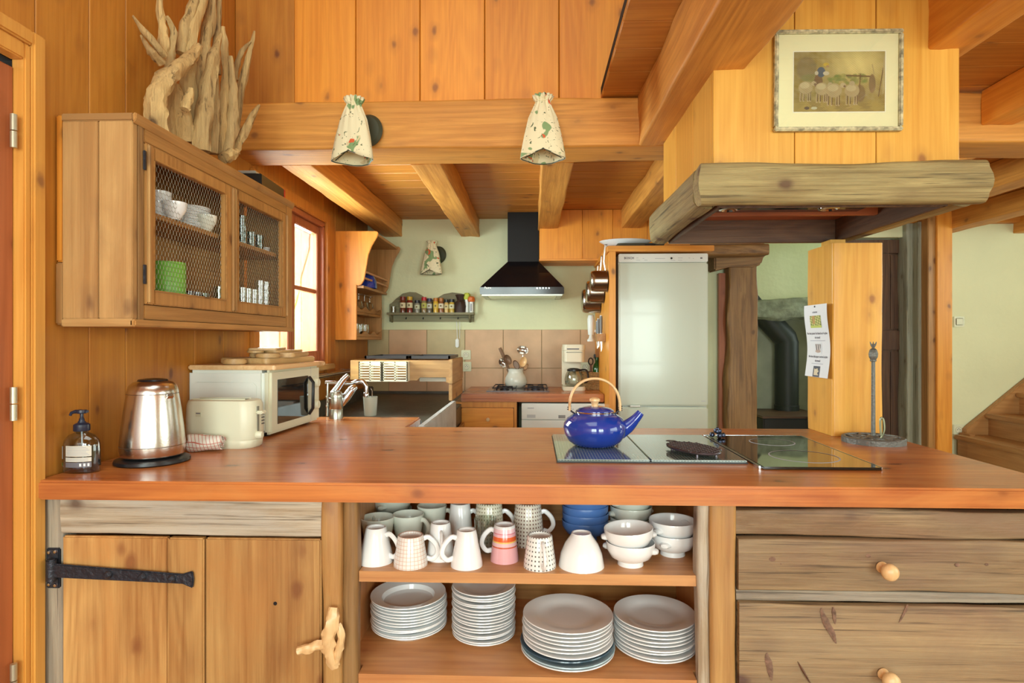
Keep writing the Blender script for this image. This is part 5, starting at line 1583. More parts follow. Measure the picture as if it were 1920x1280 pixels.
# ---- knife holder, stick blender
zk = za(1140, 632, 4.25)
t = thing('knife_rack', 'small wooden knife rack on the side of the fridge housing', 'rack', (.475, 4.25, zk - .03))
obj('wood_block', MB().box(-.035, .024, -.07, .07, 0, .055), wood('cab', 'y'), t, bevel=.003)
for i, (lb, dx, dy, hh, bl) in enumerate((('grey handled knife nearest in the wooden rack', -.005, -.045, .12, .13), ('grey handled knife in the middle of the wooden rack', -.018, .0, .10, .10), ('grey handled knife farthest in the wooden rack', -.022, .045, .085, .11))):
    k_ = thing('kitchen_knife', lb, 'knife', (.475 + dx, 4.25 + dy, zk + .027), group='knives in the rack')
    obj('knife_handle', MB().tube([(0, 0, 0), (0, 0, hh * .5), (0, 0, hh)], [.009, .011, .010], 10, flat=.7), mat('grey_handle', (.16, .16, .16), .4), k_, smooth=True)
    obj('pommel', MB().lathe([(0, 0), (.008, 0), (.008, .004), (0, .005)], 12, Matrix.Translation((0, 0, hh))), WPLAST, k_)
    obj('blade', MB().prism([(-.009, 0), (.009, 0), (.008, -bl * .8), (0, -bl)], 'y', -.001, .001), STEEL, k_)
zb = za(1128, 640, 4.60)
t = thing('stick_blender', 'white stick blender hanging beside the knife rack', 'blender', (.440, 4.62, zb))
obj('blender_body', MB().lathe([(0, .05), (.022, .05), (.026, .09), (.028, .17), (.020, .20), (0, .205)], 20), WPLAST, t, smooth=True)
obj('blender_foot', MB().lathe([(0, .0), (.028, .0), (.030, .012), (.018, .024), (.012, .05), (0, .05)], 20), WPLAST, t, smooth=True)
obj('wall_bracket', MB().box(.0, .058, -.012, .012, .07, .09), WPLAST, t, bevel=.003)
q = [at(1121, 622, 4.7), at(1119, 640, 4.75), at(1121, 655, 4.80), at(1118, 668, 4.86)]
part('power_cord', MB().tube(smooth_path(q, 5), .0035, 6), WPLAST, t, smooth=True)
p = at(1118, 668, 4.87)
t = thing('power_adapter', 'small black power adapter on the tiles above the green bottle', 'plug', (p.x, 4.88, p.z))
obj('adapter_body', MB().box(-.018, .018, -.02, .026, -.018, .018), BLACK, t, bevel=.003)
obj('prongs', MB().box(-.008, -.004, .024, .027, -.003, .003).box(.004, .008, .024, .027, -.003, .003), CHROME, t)

# ---- extractor hood over the gas hob
t = thing('chimney_hood', 'black pyramid chimney hood over the gas hob', 'hood', (-.085, 4.68, 1.615))
lx0, lx1, ly0, ly1 = -.394, .224, 4.45, 4.91
cx0_, cx1_, cy0_, cy1_ = -.199, .043, 4.66, 4.91
part('canopy', MB().loft([[Vector(v) for v in ((lx0, ly0, 1.67), (lx1, ly0, 1.67), (lx1, ly1, 1.67), (lx0, ly1, 1.67))], [Vector(v) for v in ((cx0_, cy0_, 1.885), (cx1_, cy0_, 1.885), (cx1_, cy1_, 1.885), (cx0_, cy1_, 1.885))]]), BLACKGLOSS, t, bevel=.002)
part('canopy_edge', MB().box(lx0 - .002, lx1 + .002, ly0 - .003, ly1, 1.618, 1.670), BLACKGLOSS, t, bevel=.003)
part('flue_cover', MB().box(cx0_, cx1_, cy0_, cy1_, 1.885, 2.268), mat('satin_black', (.004, .004, .0045), .7), t, bevel=.002)
part('grease_filter', MB().box(lx0 + .05, lx1 - .05, ly0 + .05, ly1 - .05, 1.608, 1.617), STEEL, t, bevel=.002)
part('underside_frame', MB().box(lx0 + .01, lx1 - .01, ly0 + .01, ly0 + .05, 1.606, 1.618).box(lx0 + .01, lx0 + .05, ly0 + .05, ly1, 1.606, 1.618).box(lx1 - .05, lx1 - .01, ly0 + .05, ly1, 1.606, 1.618), mat('satin_grey', (.45, .45, .40), .35, .6), t, bevel=.002)
text_mesh('brand_lettering', 'Faure', .022, at(914.5, 541, 4.4465), (1, 0, 0), (0, 0, 1), WPLAST, t, bold=.0005)
for k in range(5):
    p = at(1007 + k * 5.6, 540, 4.4465)
    part('button', MB().lathe([(0, .004), (.0055, .004), (.0065, 0), (0, 0)], 12, Matrix.Translation(p) @ Matrix.Rotation(R(90), 4, 'X')), CHROME, t, smooth=True)

# ---- boxed cupboard of orange planks up by the ceiling
t = thing('ceiling_box', 'orange pine boxing under the ceiling beside the black hood', 'boxing', (.3, 4.7, 1.885))
ex = [.046, xa(1092, 4.58), .60, .86, 1.18]
for a, b in zip(ex, ex[1:]):
    part('plank', MB().box(a + .001, b - .001, 4.58, 4.60, 1.895, 2.266), wood('gallery', 'z'), t, bevel=.002, seg=1)
part('bottom_trim', MB().box(.044, 1.18, 4.572, 4.91, 1.880, 1.895), wood('pine', 'x'), t, bevel=.002)
part('end_panel', MB().box(.046, .066, 4.60, 4.91, 1.895, 2.266), wood('gallery', 'z'), t)

# ================================================================ spice shelf
t = thing('spice_shelf', 'grey green wooden spice shelf with a double arched back', 'shelf', (at(808, 590, 4.85).x, 4.85, za(808, 603, 4.9)))
pts = []
for px, py in ((730, 603), (889, 603), (889, 575), (889, 562), (880, 555), (865, 550), (848, 548), (832, 551), (820, 558), (812, 562), (800, 560), (790, 553), (780, 548), (768, 547), (755, 550), (742, 560), (734, 568), (730, 570)):
    p = at(px, py, 4.90); pts.append((p.x, p.z))
part('arched_back', MB().prism(pts, 'y', 4.902, 4.918), wood('spice', 'x'), t, bevel=.002)
zs_ = za(808, 590, 4.82)
part('ledge', MB().box(xa(725, 4.8), xa(888, 4.8), 4.795, 4.902, zs_, zs_ + .018), wood('spice', 'x'), t, bevel=.002)
for px in (734, 881):
    x_ = xa(px, 4.87)
    part('bracket', MB().prism([(4.902, zs_), (4.83, zs_), (4.84, zs_ - .02), (4.875, zs_ - .055), (4.902, zs_ - .06)], 'x', x_ - .008, x_ + .008), wood('spice', 'z'), t, bevel=.002)
for px in (762, 794, 826, 859):
    p = at(px, 597, 4.90)
    part('peg_hook', MB().tube([(p.x, 4.902, p.z + .008), (p.x, 4.885, p.z - .004), (p.x, 4.880, p.z + .006)], .0035, 6), IRON, t, smooth=True)
JZ = zs_ + .0182
jars = [('small clear glass at the bare end of the spice shelf', 737, .020, .05, CLEAR, None, None, 'glass'),
        ('brown spice jar with a dark red lid', 755, .024, .13, (.16, .045, .02), (.22, .03, .02), (.75, .68, .45), 'jar'),
        ('dark red spice jar with a yellow lid', 768, .024, .13, (.22, .03, .02), (.62, .38, .03), (.75, .70, .45), 'jar'),
        ('short glass spice jar with a black lid and grey label', 782, .022, .100, (.30, .30, .24), (.02, .02, .03), (.62, .66, .48), 'jar'),
        ('spice jar with a bright red lid and yellow green label', 795, .022, .125, (.30, .22, .10), (.55, .02, .03), (.50, .52, .12), 'jar'),
        ('spice jar with a dark blue lid', 805, .021, .115, (.16, .14, .10), (.03, .03, .08), (.60, .64, .58), 'jar'),
        ('yellow spice jar with an orange lid', 817, .021, .118, (.72, .45, .05), (.55, .20, .02), (.70, .52, .10), 'jar'),
        ('brown spice jar with an orange brown lid and cream label', 827, .021, .118, (.30, .11, .04), (.45, .16, .03), (.78, .72, .55), 'jar'),
        ('slim pale spice jar with a black lid', 837, .018, .105, (.66, .45, .15), (.02, .03, .02), (.70, .60, .30), 'jar'),
        ('yellow spice jar with a black lid and white label', 847, .022, .108, (.60, .40, .06), (.02, .02, .02), (.74, .74, .50), 'jar')]
for lb, px, r_, h_, c, lid, lab, nm in jars:
    j = thing('spice_jar' if nm == 'jar' else 'small_glass', lb, nm, (xa(px, 4.84), 4.845, JZ), group='spices on the arched shelf')
    m_ = c if not isinstance(c, tuple) else mat('jar_%d' % px, c, .15, coat=.5)
    obj('jar_body', MB().lathe([(0, 0), (r_, 0), (r_, h_ * .70), (r_ * .8, h_ * .78), (r_ * .8, h_ * .8), (0, h_ * .8)] if lid else [(0, .003), (r_, 0), (r_ * 1.1, h_), (r_, h_), (r_ * .85, .006), (0, .006)], 18), m_, j, smooth=True)
    if lid:
        obj('lid', MB().lathe([(0, h_ * .78), (r_ * .92, h_ * .78), (r_ * .92, h_), (0, h_)], 18), mat('lid_%d' % px, lid, .35), j, smooth=True)
        obj('label_band', MB().lathe([(r_ + .0006, h_ * .30), (r_ + .0006, h_ * .62)], 18), mat('lab_%d' % px, lab, .6), j, smooth=True)
        obj('label_mark', MB().lathe([(r_ + .0010, h_ * .40), (r_ + .0010, h_ * .52)], 18, mod=None), mat('lab_%d' % px, lab, .6), j) if False else obj('label_mark', MB().box(-.007, .006, -r_ - .0016, -r_ - .0004, h_ * .40, h_ * .52), mat('mark_brown', (.20, .14, .06), .6), j)
j = thing('pepper_bag', 'dark brown crumpled bag on the spice shelf', 'bag', (xa(863, 4.84), 4.85, JZ), group='spices on the arched shelf')
obj('bag_body', MB().lathe([(0, 0), (.040, 0), (.043, .05), (.036, .085), (.022, .10), (.030, .125), (.040, .145), (.030, .14), (0, .11)], 18, mod=lambda a, z: 1 + .14 * math.sin(a * 5 + z * 40)), mat('bag_brown', (.045, .02, .012), .6), j, smooth=True)
obj('tie', MB().tube([(.024 * math.cos(k / 12 * 2 * PI), .024 * math.sin(k / 12 * 2 * PI), .10) for k in range(12)], .003, 6, closed=True), mat('bag_brown', (.045, .02, .012), .6), j)
for lb, px, h_, c in (('white tube with a yellow green frilled top', 875, .16, (.60, .66, .08)), ('white striped tube with an orange frilled top', 884, .13, (.70, .16, .02))):
    j = thing('spice_tube', lb, 'jar', (xa(px, 4.84), 4.845 - (.012 if px > 880 else -.015), JZ), group='spices on the arched shelf')
    obj('tube_body', MB().lathe([(0, 0), (.017, 0), (.017, h_ * .7), (0, h_ * .7)], 16), WPLAST, j, smooth=True)
    obj('frilled_top', MB().lathe([(0, h_ * .66), (.022, h_ * .66), (.028, h_ * .75), (.027, h_ * .92), (.015, h_), (0, h_)], 20, mod=lambda a, z: 1 + .13 * math.sin(a * 6 + z * 90)), mat('top_%d' % px, c, .5), j, smooth=True)
    obj('stripe', MB().box(-.004, .002, -.0178, -.0168, .01, h_ * .55), INK if px > 880 else WPLAST, j)

# cord with switch
p = at(858, 634, 4.89)
t = thing('cord_switch', 'white in line cord switch hanging over the tiles', 'switch', (p.x, 4.895, p.z))
part('cord', MB().tube([at(856, 603, 4.895), at(857, 620, 4.895), at(857.5, 636, 4.895)], .0028, 6).tube([at(862, 603, 4.90), at(862, 634, 4.90)], .0022, 6), WPLAST, t, smooth=True)
obj('switch_body', MB().box(-.018, .010, -.010, .009, -.075, -.004), WPLAST, t, bevel=.006)
# ================================================================ hanging cupboard by the window
HY0, HY1 = 4.092, 4.775
t = thing('hanging_cupboard', 'open pine wall cupboard with scrolled sides beside the window', 'cupboard', (XL + .1, 4.43, 1.285))


def q_(px, py):
    p = at(px, py, HY0); return (max(p.x, XL), p.z)


prof = [q_(620, 433), q_(706, 433), q_(709, 437), q_(706, 445), q_(697, 460), q_(690, 478), q_(687, 497), q_(684, 515), q_(682, 525), q_(677, 533), q_(671, 535.5), q_(668, 533), q_(668, 637), q_(620, 637)]
part('side_panel', MB().prism(prof, 'y', HY0, HY0 + .02), wood('pine', 'z'), t, bevel=.003)
part('side_panel', MB().prism(prof, 'y', HY1, HY1 + .02), wood('cab', 'z'), t, bevel=.003)
xf, xu = q_(668, 600)[0], q_(704, 600)[0]
zt_ = q_(660, 434)[1]
part('top_board', MB().box(XL, xu, HY0 + .02, HY1, zt_ - .022, zt_ - .002), wood('cab', 'y'), t, bevel=.002)
part('back_board', MB().box(XL, XL + .012, HY0 + .02, HY1, 1.285, zt_ - .02), wood('cab', 'z'), t)
zsh = (1.30, 1.475, 1.655)
for k, z in enumerate(zsh):
    part('shelf', MB().box(XL + .012, (xf if k < 2 else xf + .05) - .004, HY0 + .02, HY1, z - .018, z), wood('cab', 'y'), t, bevel=.002)
for z in (1.70, 1.745):
    part('plate_rail', MB().box(xf + .040, xf + .052, HY0 + .02, HY1, z, z + .014), wood('shelf', 'y'), t, bevel=.002)
for z0 in (1.477, 1.302):
    pts = [(HY0 + .02, z0), (HY1, z0), (HY1, z0 + .02)]
    for k in range(30, -1, -1):
        f = k / 30; pts.append((HY0 + .02 + (HY1 - HY0 - .02) * f, z0 + .030 + .012 * math.cos(f * 6 * PI)))
    part('scalloped_rail', MB().prism(pts, 'x', xf - .012, xf - .002), wood('cab', 'y'), t, bevel=.0015)
BGL = glass('blue_glass', (.10, .14, .50), .08)
NV = mat('navy_pattern', (.03, .04, .16), .2, coat=.4)
bx_ = xf - .02
for k in range(3):
    b_2 = thing('blue_plate', ('nearest', 'middle', 'farthest')[k] + ' dark blue plate standing behind the rails of the wall cupboard', 'plate', (bx_ - .055, 4.22 + k * .18, 1.737), group='blue plates in the wall cupboard', rot=(0, R(76), 0))
    obj('plate_body', MB().lathe([(0, 0), (.05, 0), (.085, .012), (.086, .015), (.05, .004), (0, .004)], 32), NV, b_2, smooth=True)
b_3 = thing('blue_bowl_stack', 'upturned cobalt bowl in front of the blue plates', 'bowl', (xf + .0, 4.36, 1.656))
obj('bowl_body', MB().lathe([(0, .105), (.03, .104), (.05, .09), (.068, .05), (.072, 0), (.069, 0), (.064, .05), (.045, .085), (0, .10)], 32), BLUE, b_3, smooth=True)
for k in range(4):
    g_ = thing('stem_glass', 'upside down clear glass, number %s from the window, on the upper cupboard shelf' % ('one', 'two', 'three', 'four')[k], 'glass', (xf - .06, 4.20 + k * .15, 1.476), group='glasses on the upper cupboard shelf')
    obj('glass_bowl', MB().lathe([(.030, 0), (.033, .05), (.024, .085), (.004, .095), (.004, .13), (.028, .138), (.028, .135), (0, .134)], 20), CLEAR, g_, smooth=True)
for k in range(3):
    g_ = thing('tumbler', ('nearest', 'middle', 'farthest')[k] + ' glass tumbler on the lowest cupboard shelf', 'glass', (xf - .055, 4.24 + k * .12, 1.301), group='glasses on the lowest cupboard shelf')
    obj('glass_body', MB().lathe([(0, .006), (.026, .004), (.030, 0), (.036, .05), (.033, .095), (.031, .095), (.034, .05), (.027, .010), (0, .012)], 20), CLEAR, g_, smooth=True)

# ================================================================ wire door cabinet on the left wall
UX = -1.128
UY0, UY1 = 1.662, 2.783
UZ0, UZ1 = 1.318, 1.921
t = thing('wire_cabinet', 'old pine wall cabinet with chicken wire doors', 'cabinet', ((XL + UX) / 2, 2.22, UZ0))
FT = .02
for a, b in ((XL + .026, XL + .13), (XL + .132, UX - .002)):
    part('side_plank', MB().box(a, b, UY0 - .001, UY0 + .02, UZ0 + .022, UZ1 - .022), wood('aged', 'z'), t, bevel=.002)
part('side_panel', MB().box(XL + .026, UX - FT, UY1 - .02, UY1, UZ0, UZ1), wood('cab', 'z'), t)
part('corner_strip', MB().box(XL + .001, XL + .026, UY0 + .004, UY0 + .03, UZ0 + .005, 1.50), wood('aged', 'z'), t, bevel=.004)
part('corner_strip', MB().box(XL + .003, XL + .025, UY0 + .004, UY0 + .03, 1.502, UZ1 - .002), wood('pine', 'z'), t, bevel=.004)
for z_ in (UZ1 - .022, UZ0):
    part('edge_trim', MB().box(XL + .024, UX - .0, UY0 - .003, UY0 + .02, z_, z_ + .022), wood('aged', 'x'), t, bevel=.003)
part('top_board', MB().box(XL + .001, UX - .001, UY0 + .02, UY1, UZ1 - .02, UZ1), wood('cab', 'y'), t, bevel=.002)
part('bottom_board', MB().box(XL + .001, UX - .001, UY0 + .02, UY1, UZ0, UZ0 + .02), wood('cab', 'y'), t, bevel=.002)
part('back_board', MB().box(XL + .001, XL + .012, UY0 + .02, UY1 - .02, UZ0 + .02, UZ1 - .02), wood('cab', 'y'), t)
part('shelf', MB().box(XL + .012, UX - FT - .006, UY0 + .02, UY1 - .02, 1.652, 1.668), wood('cab', 'y'), t, bevel=.002)
part('floor_board', MB().box(XL + .012, UX - FT - .002, UY0 + .02, UY1 - .02, 1.388, 1.405), wood('cab', 'y'), t)
x0, x1 = UX - FT, UX
D = [(1.712, 2.222), (2.224, 2.715)]
part('stile', MB().box(x0, x1, UY0 + .021, D[0][0] - .002, UZ0 + .003, UZ1 - .003), wood('old', 'z'), t, bevel=.003)
part('stile', MB().box(x0, x1, D[1][1] + .002, UY1, UZ0 + .003, UZ1 - .003), wood('cab', 'z'), t, bevel=.003)
dzt, dzb = 1.852, 1.384
part('top_rail', MB().box(x0, x1, D[0][0], D[1][1], dzt + .002, UZ1 - .003), wood('cab', 'y'), t, bevel=.003)
part('cornice', MB().prism([(x1, UZ1 - .03), (x1 + .010, UZ1 - .018), (x1 + .010, UZ1), (x1, UZ1)], 'y', UY0 - .003, UY1 + .003), wood('cab', 'y'), t, bevel=.002)
part('bottom_rail', MB().box(x0, x1, D[0][0], D[1][1], UZ0 + .022, dzb - .002), wood('cab', 'y'), t, bevel=.003)
part('base_moulding', MB().box(x1 - .01, x1 + .007, UY0 - .003, UY1 + .003, UZ0, UZ0 + .020), wood('cab', 'y'), t, bevel=.004)
WIRE = mat('galvanised_wire', (.34, .31, .24), .5, .5)
for k, (a, b) in enumerate(D):
    oy0, oy1 = (1.752, 2.166) if k == 0 else (2.262, 2.664)
    oz0, oz1 = 1.428, 1.812
    dd_ = part('door', MB().box(x0 + .002, x1 + .004, a, oy0, dzb, dzt).box(x0 + .002, x1 + .004, oy1, b, dzb, dzt).box(x0 + .002, x1 + .004, oy0, oy1, oz1, dzt).box(x0 + .002, x1 + .004, oy0, oy1, dzb, oz0), wood('cab', 'z'), t, bevel=.003)
    for (ya, yb_) in ((a, a + .016), (b - .016, b)):
        part('bead_moulding', MB().box(x1 + .003, x1 + .012, ya + .001, yb_ - .001, dzb + .002, dzt - .002), wood('aged', 'z'), dd_, bevel=.004)
    part('inner_bead', MB().box(x1 + .002, x1 + .007, oy0 - .006, oy0, oz0, oz1).box(x1 + .002, x1 + .007, oy1, oy1 + .006, oz0, oz1).box(x1 + .002, x1 + .007, oy0, oy1, oz1, oz1 + .006).box(x1 + .002, x1 + .007, oy0, oy1, oz0 - .006, oz0), wood('cab', 'y'), dd_, bevel=.002)
    # hexagonal wire netting
    g = MB(); s = .0098; r_ = .0006; xw = x0 + .008
    seen = set()
    vs_, fs_ = [], []
    def seg_(p, q):
        n = (q - p); 
        if n.length < 1e-5: return
        n.normalize(); w_ = Vector((0, -n.z, n.y)); u_ = Vector((1, 0, 0))
        o_ = len(vs_)
        for c in (p, q):
            for an in (90, 210, 330): vs_.append(c + u_ * (r_ * math.sin(R(an))) + w_ * (r_ * math.cos(R(an))))
        for i in range(3): fs_.append((o_ + i, o_ + (i + 1) % 3, o_ + 3 + (i + 1) % 3, o_ + 3 + i))
    ny_, nz_ = int((oy1 - oy0) / (s * 1.732)) + 2, int((oz1 - oz0) / (s * 1.5)) + 2
    for j in range(nz_):
        for i in range(ny_):
            cy_ = oy0 + i * s * 1.732 + (j % 2) * s * .866; cz_ = oz0 + j * s * 1.5
            for e in (0, 1, 2):
                a0, a1 = R(30 + 60 * e), R(90 + 60 * e)
                p = Vector((xw, cy_ + s * math.cos(a0), cz_ + s * math.sin(a0))); q = Vector((xw, cy_ + s * math.cos(a1), cz_ + s * math.sin(a1)))
                cl = lambda v: Vector((v.x, min(max(v.y, oy0 - .004), oy1 + .004), min(max(v.z, oz0 - .004), oz1 + .004)))
                seg_(cl(p), cl(q))
    g.add(vs_, fs_)
    part('wire_netting', g, WIRE, dd_, kind='stuff')
for z in (1.80, 1.47):
    part('hinge', MB().box(x1 + .001, x1 + .006, D[0][0] - .010, D[0][0] - .001, z - .028, z + .028), IRON, t, bevel=.001)

GC = 'crockery in the wire door cabinet'
xc = -1.215


def lathe_thing(name, label, cat, loc, prof, m, group=GC, seg=28, **k):
    o_ = thing(name, label, cat, loc, group=group)
    obj(name + '_body', MB().lathe(prof, seg, **k), m, o_, smooth=True)
    return o_


bp2 = [(0, .006), (.016, .005), (.018, 0), (.021, .006), (.036, .032), (.039, .056), (.0365, .056), (.033, .034), (.016, .012), (0, .012)]
yc = lambda px, x=xc: yx(px, x)
for k in range(2):
    lathe_thing('bowl', ('lower', 'upper')[k] + ' white cup bowl of the pair in the wire cabinet corner', 'bowl', (xc, yc(297), 1.6685 + .034 * k), bp2, WHITE)
lathe_thing('bowl', 'single white cup bowl behind the chicken wire on the cabinet shelf', 'bowl', (xc + .05, yc(326, xc + .05), 1.6685), bp2, WHITE)
lathe_thing('bowl', 'small cream cup at the far end of the plates behind the wire', 'bowl', (xc + .04, yc(385, xc + .04), 1.6685), bp2, CREAMC)
pl_first = None
for k in range(9):
    if pl_first is None:
        pl_first = obj('plate', plate_mesh(.068), WHITE, smooth=True); o = pl_first
    else:
        o = pl_first.copy(); C.objects.link(o)
    o.location = (xc - .02, yc(356, xc - .02), 1.6685 + .0085 * k)
    tag(o, 'small white plate, %s in the wire cabinet stack' % ('topmost' if k == 8 else ORD[k] + ('' if k == 0 else ' from below')), 'plate', 'plates in the wire door cabinet')
lathe_thing('green_tin', 'bright green cylindrical tin behind the chicken wire', 'tin', (xc + .005, yc(316, xc + .005), 1.4055), [(0, 0), (.051, 0), (.052, .003), (.052, .128), (.050, .131), (.048, .128), (.048, .01), (0, .006)], mat('green_tin', (.20, .50, .06), .4))
PUR = glass('purple_glass', (.42, .22, .55), .1)
gp = [(0, .006), (.014, .004), (.016, 0), (.019, .042), (.0175, .042), (.014, .01), (0, .010)]
for k in range(3):
    lathe_thing('purple_glass' if k < 2 else 'green_glass', ('purple glass nearest the green tin', 'second purple glass from the green tin', 'small pale green glass beyond the purple ones')[k], 'glass', (xc + .03, yc(354 + 14 * k, xc + .03), 1.4055), gp, PUR if k < 2 else glass('green_tint', (.5, .62, .3), .1))
TEAL = glass('teal_glass', (.10, .38, .30), .14)
tg = [(0, .006), (.018, .004), (.020, 0), (.023, .046), (.0215, .046), (.018, .01), (0, .010)]
for (px, lv, nm) in ((453, 4, 'nearest'), (469, 2, 'middle'), (484, 2, 'farthest')):
    for k in range(lv):
        lathe_thing('teal_glass', 'teal green glass, %s level of the %s pile on the cabinet shelf' % (('lowest', 'second', 'third', 'fourth')[k], nm), 'glass', (xc, yc(px), 1.6685 + .027 * k), tg, TEAL, group='teal glasses behind the wire')
lathe_thing('white_cup', 'tiny white cup beside the teal glasses', 'cup', (xc, yc(498), 1.6685), [(0, .004), (.012, .003), (.014, 0), (.020, .030), (.018, .030), (.012, .008), (0, .008)], WHITE)
cg = [(0, .004), (.017, .003), (.018, 0), (.020, .043), (.0185, .043), (.016, .010), (0, .010)]
TUM = glass('tumbler_glass', (.80, .86, .78), .30, .1)
for i in range(5):
    for k in range(3 if i > 2 else 2):
        lathe_thing('tumbler', 'clear tumbler, %s level, %s from the middle stile, in the wire cabinet' % (('lower', 'second', 'top')[k], ('first', 'second', 'third', 'fourth', 'fifth')[i]), 'glass', (xc + .03, yc(453 + 11 * i, xc + .03), 1.4055 + .0435 * k), cg, TUM, group='tumblers behind the wire')
lathe_thing('tumbler', 'single clear tumbler beside the middle stile in the wire cabinet', 'glass', (xc + .03, yc(411, xc + .03), 1.4055), [(0, .004), (.018, .003), (.0195, 0), (.021, .075), (.0195, .075), (.018, .010), (0, .010)], TUM)

# ---- box on the cabinet
t = thing('device_box', 'flat black device with a red end on the wire cabinet', 'device', (-1.19, 2.60, UZ1), rz=R(3))
obj('device_body', MB().box(-.055, .055, -.14, .12, 0, .050), mat('device_black', (.012, .013, .012), .3), t, bevel=.003)
obj('red_end', MB().box(-.055, .055, .121, .140, 0, .050), mat('device_red', (.55, .03, .015), .4), t, bevel=.003, label='red end block')
obj('steel_clip', MB().box(-.045, .03, -.14, -.09, .051, .062), mat('clip_metal', (.55, .56, .5), .4, .5), t, bevel=.002)

# ---- driftwood sculpture
t = thing('driftwood_sculpture', 'tall bundle of upright driftwood branches on the wire cabinet', 'sculpture', (-1.22, 2.1, UZ1))
pieces = [  # (pixel points base to tip), radii in px, depth offset, seed
    ([(299, 262), (293, 215), (296, 178), (312, 145), (342, 122), (364, 100), (372, 84)], [17, 19, 20, 19, 16, 12, 7], -.05),
    ([(316, 262), (312, 215), (318, 170), (322, 150)], [14, 16, 14, 8], .04),
    ([(345, 268), (338, 225), (330, 190), (328, 158)], [26, 24, 18, 8], .02),
    ([(352, 270), (358, 215), (352, 160), (352, 110), (362, 50), (386, -20)], [16, 18, 16, 15, 15, 10], .03),
    ([(376, 284), (380, 235), (389, 170), (402, 105), (415, 62)], [19, 18, 16, 12, 2], -.05),
    ([(362, 265), (370, 200), (374, 140), (384, 80), (394, 30), (398, -20)], [12, 13, 14, 13, 12, 10], .05),
    ([(398, 288), (398, 235), (402, 180), (404, 140)], [11, 12, 10, 5], -.04),
    ([(414, 290), (414, 240), (420, 190), (424, 140), (421, 90), (418, 50)], [11, 12, 11, 9, 8, 4], .0),
    ([(408, 140), (405, 90), (408, 40), (411, -20)], [7, 8, 7, 6], .05),
    ([(426, 290), (434, 240), (437, 190), (436, 150), (432, 105)], [12, 13, 11, 8, 4], -.03),
    ([(440, 288), (442, 235), (448, 190), (458, 140), (468, 100), (477, 58)], [10, 9, 9, 8, 6, 2], .03),
    ([(432, 296), (444, 272), (462, 240), (474, 215), (487, 196)], [13, 12, 10, 8, 2], -.01),
    ([(420, 296), (432, 290), (444, 285)], [15, 15, 9], -.04),
    ([(314, 118), (306, 90), (306, 60), (300, 20), (300, -20)], [11, 12, 9, 7, 6], .04),
    ([(318, 132), (320, 90), (326, 60), (312, 30)], [9, 8, 7, 4], .02),
    ([(306, 104), (290, 82), (268, 56), (249, 30)], [9, 7, 6, 2], .0),
    ([(302, 118), (286, 100), (274, 84), (264, 66)], [9, 8, 5, 2], -.02),
    ([(346, 205), (352, 188), (358, 166)], [9, 9, 5], -.075),
    ([(338, 100), (345, 60), (358, 25), (372, -20)], [11, 12, 12, 9], .04),
    ([(440, 150), (445, 120), (455, 95), (470, 78)], [7, 6, 5, 2], .02),
]
for i, (pp_, rr_, dy) in enumerate(pieces):
    q = []
    for (x, y) in pp_:
        base = 1.93 + (min(max(x, 285), 450) - 285) / 165 * .37
        q.append(at(x, y, base + dy))
    sm = smooth_path(q, 5)
    rad = [r_ / F * 2.05 for r_ in lerp_list(rr_, len(sm))] if len(rr_) > 2 else [r_ / F * 2.05 for r_ in rr_]
    o = part('driftwood_branch', MB().tube(sm, rad, 12, flat=.75, jit=.42, seed=i * 3.7), wood('drift', 'z'), t, smooth=True)

# ================================================================ fabric wall lamps


def floral():
    m, nt, b = nodes('floral_fabric')
    N, L = nt.nodes, nt.links
    tc = N.new('ShaderNodeTexCoord'); oi = N.new('ShaderNodeObjectInfo')
    base = (.84, .76, .50, 1)

    def blobs(scale, thr, col, prev, seed, dist=.5):
        mp_ = N.new('ShaderNodeMapping'); mp_.inputs['Location'].default_value = (seed, seed * 1.3, seed * .7)
        rn = N.new('ShaderNodeVectorMath'); rn.operation = 'ADD'; L.new(tc.outputs['Object'], rn.inputs[0]); L.new(oi.outputs['Location'], rn.inputs[1])
        L.new(rn.outputs[0], mp_.inputs[0])
        n = N.new('ShaderNodeTexNoise'); n.inputs['Scale'].default_value = scale; n.inputs['Detail'].default_value = 1.5; n.inputs['Distortion'].default_value = dist
        L.new(mp_.outputs[0], n.inputs['Vector'])
        g = N.new('ShaderNodeMapRange'); g.inputs['From Min'].default_value = thr; g.inputs['From Max'].default_value = thr + .02
        L.new(n.outputs['Fac'], g.inputs['Value'])
        mx = N.new('ShaderNodeMix'); mx.data_type = 'RGBA'; mx.inputs[7].default_value = col
        L.new(g.outputs[0], mx.inputs[0])
        if prev is None: mx.inputs[6].default_value = base
        else: L.new(prev, mx.inputs[6])
        return mx.outputs[2]
    c = blobs(15, .60, (.24, .36, .16, 1), None, 3.1)
    c = blobs(19, .68, (.70, .12, .04, 1), c, 9.4)
    c = blobs(34, .66, (.10, .13, .06, 1), c, 15.2, 2.2)
    c = blobs(20, .68, (.72, .60, .34, 1), c, 21.7)
    L.new(c, b.inputs['Base Color'])
    b.inputs['Roughness'].default_value = .85
    return m


FLO = floral()
DKM = mat('dark_mount', (.05, .055, .03), .5)


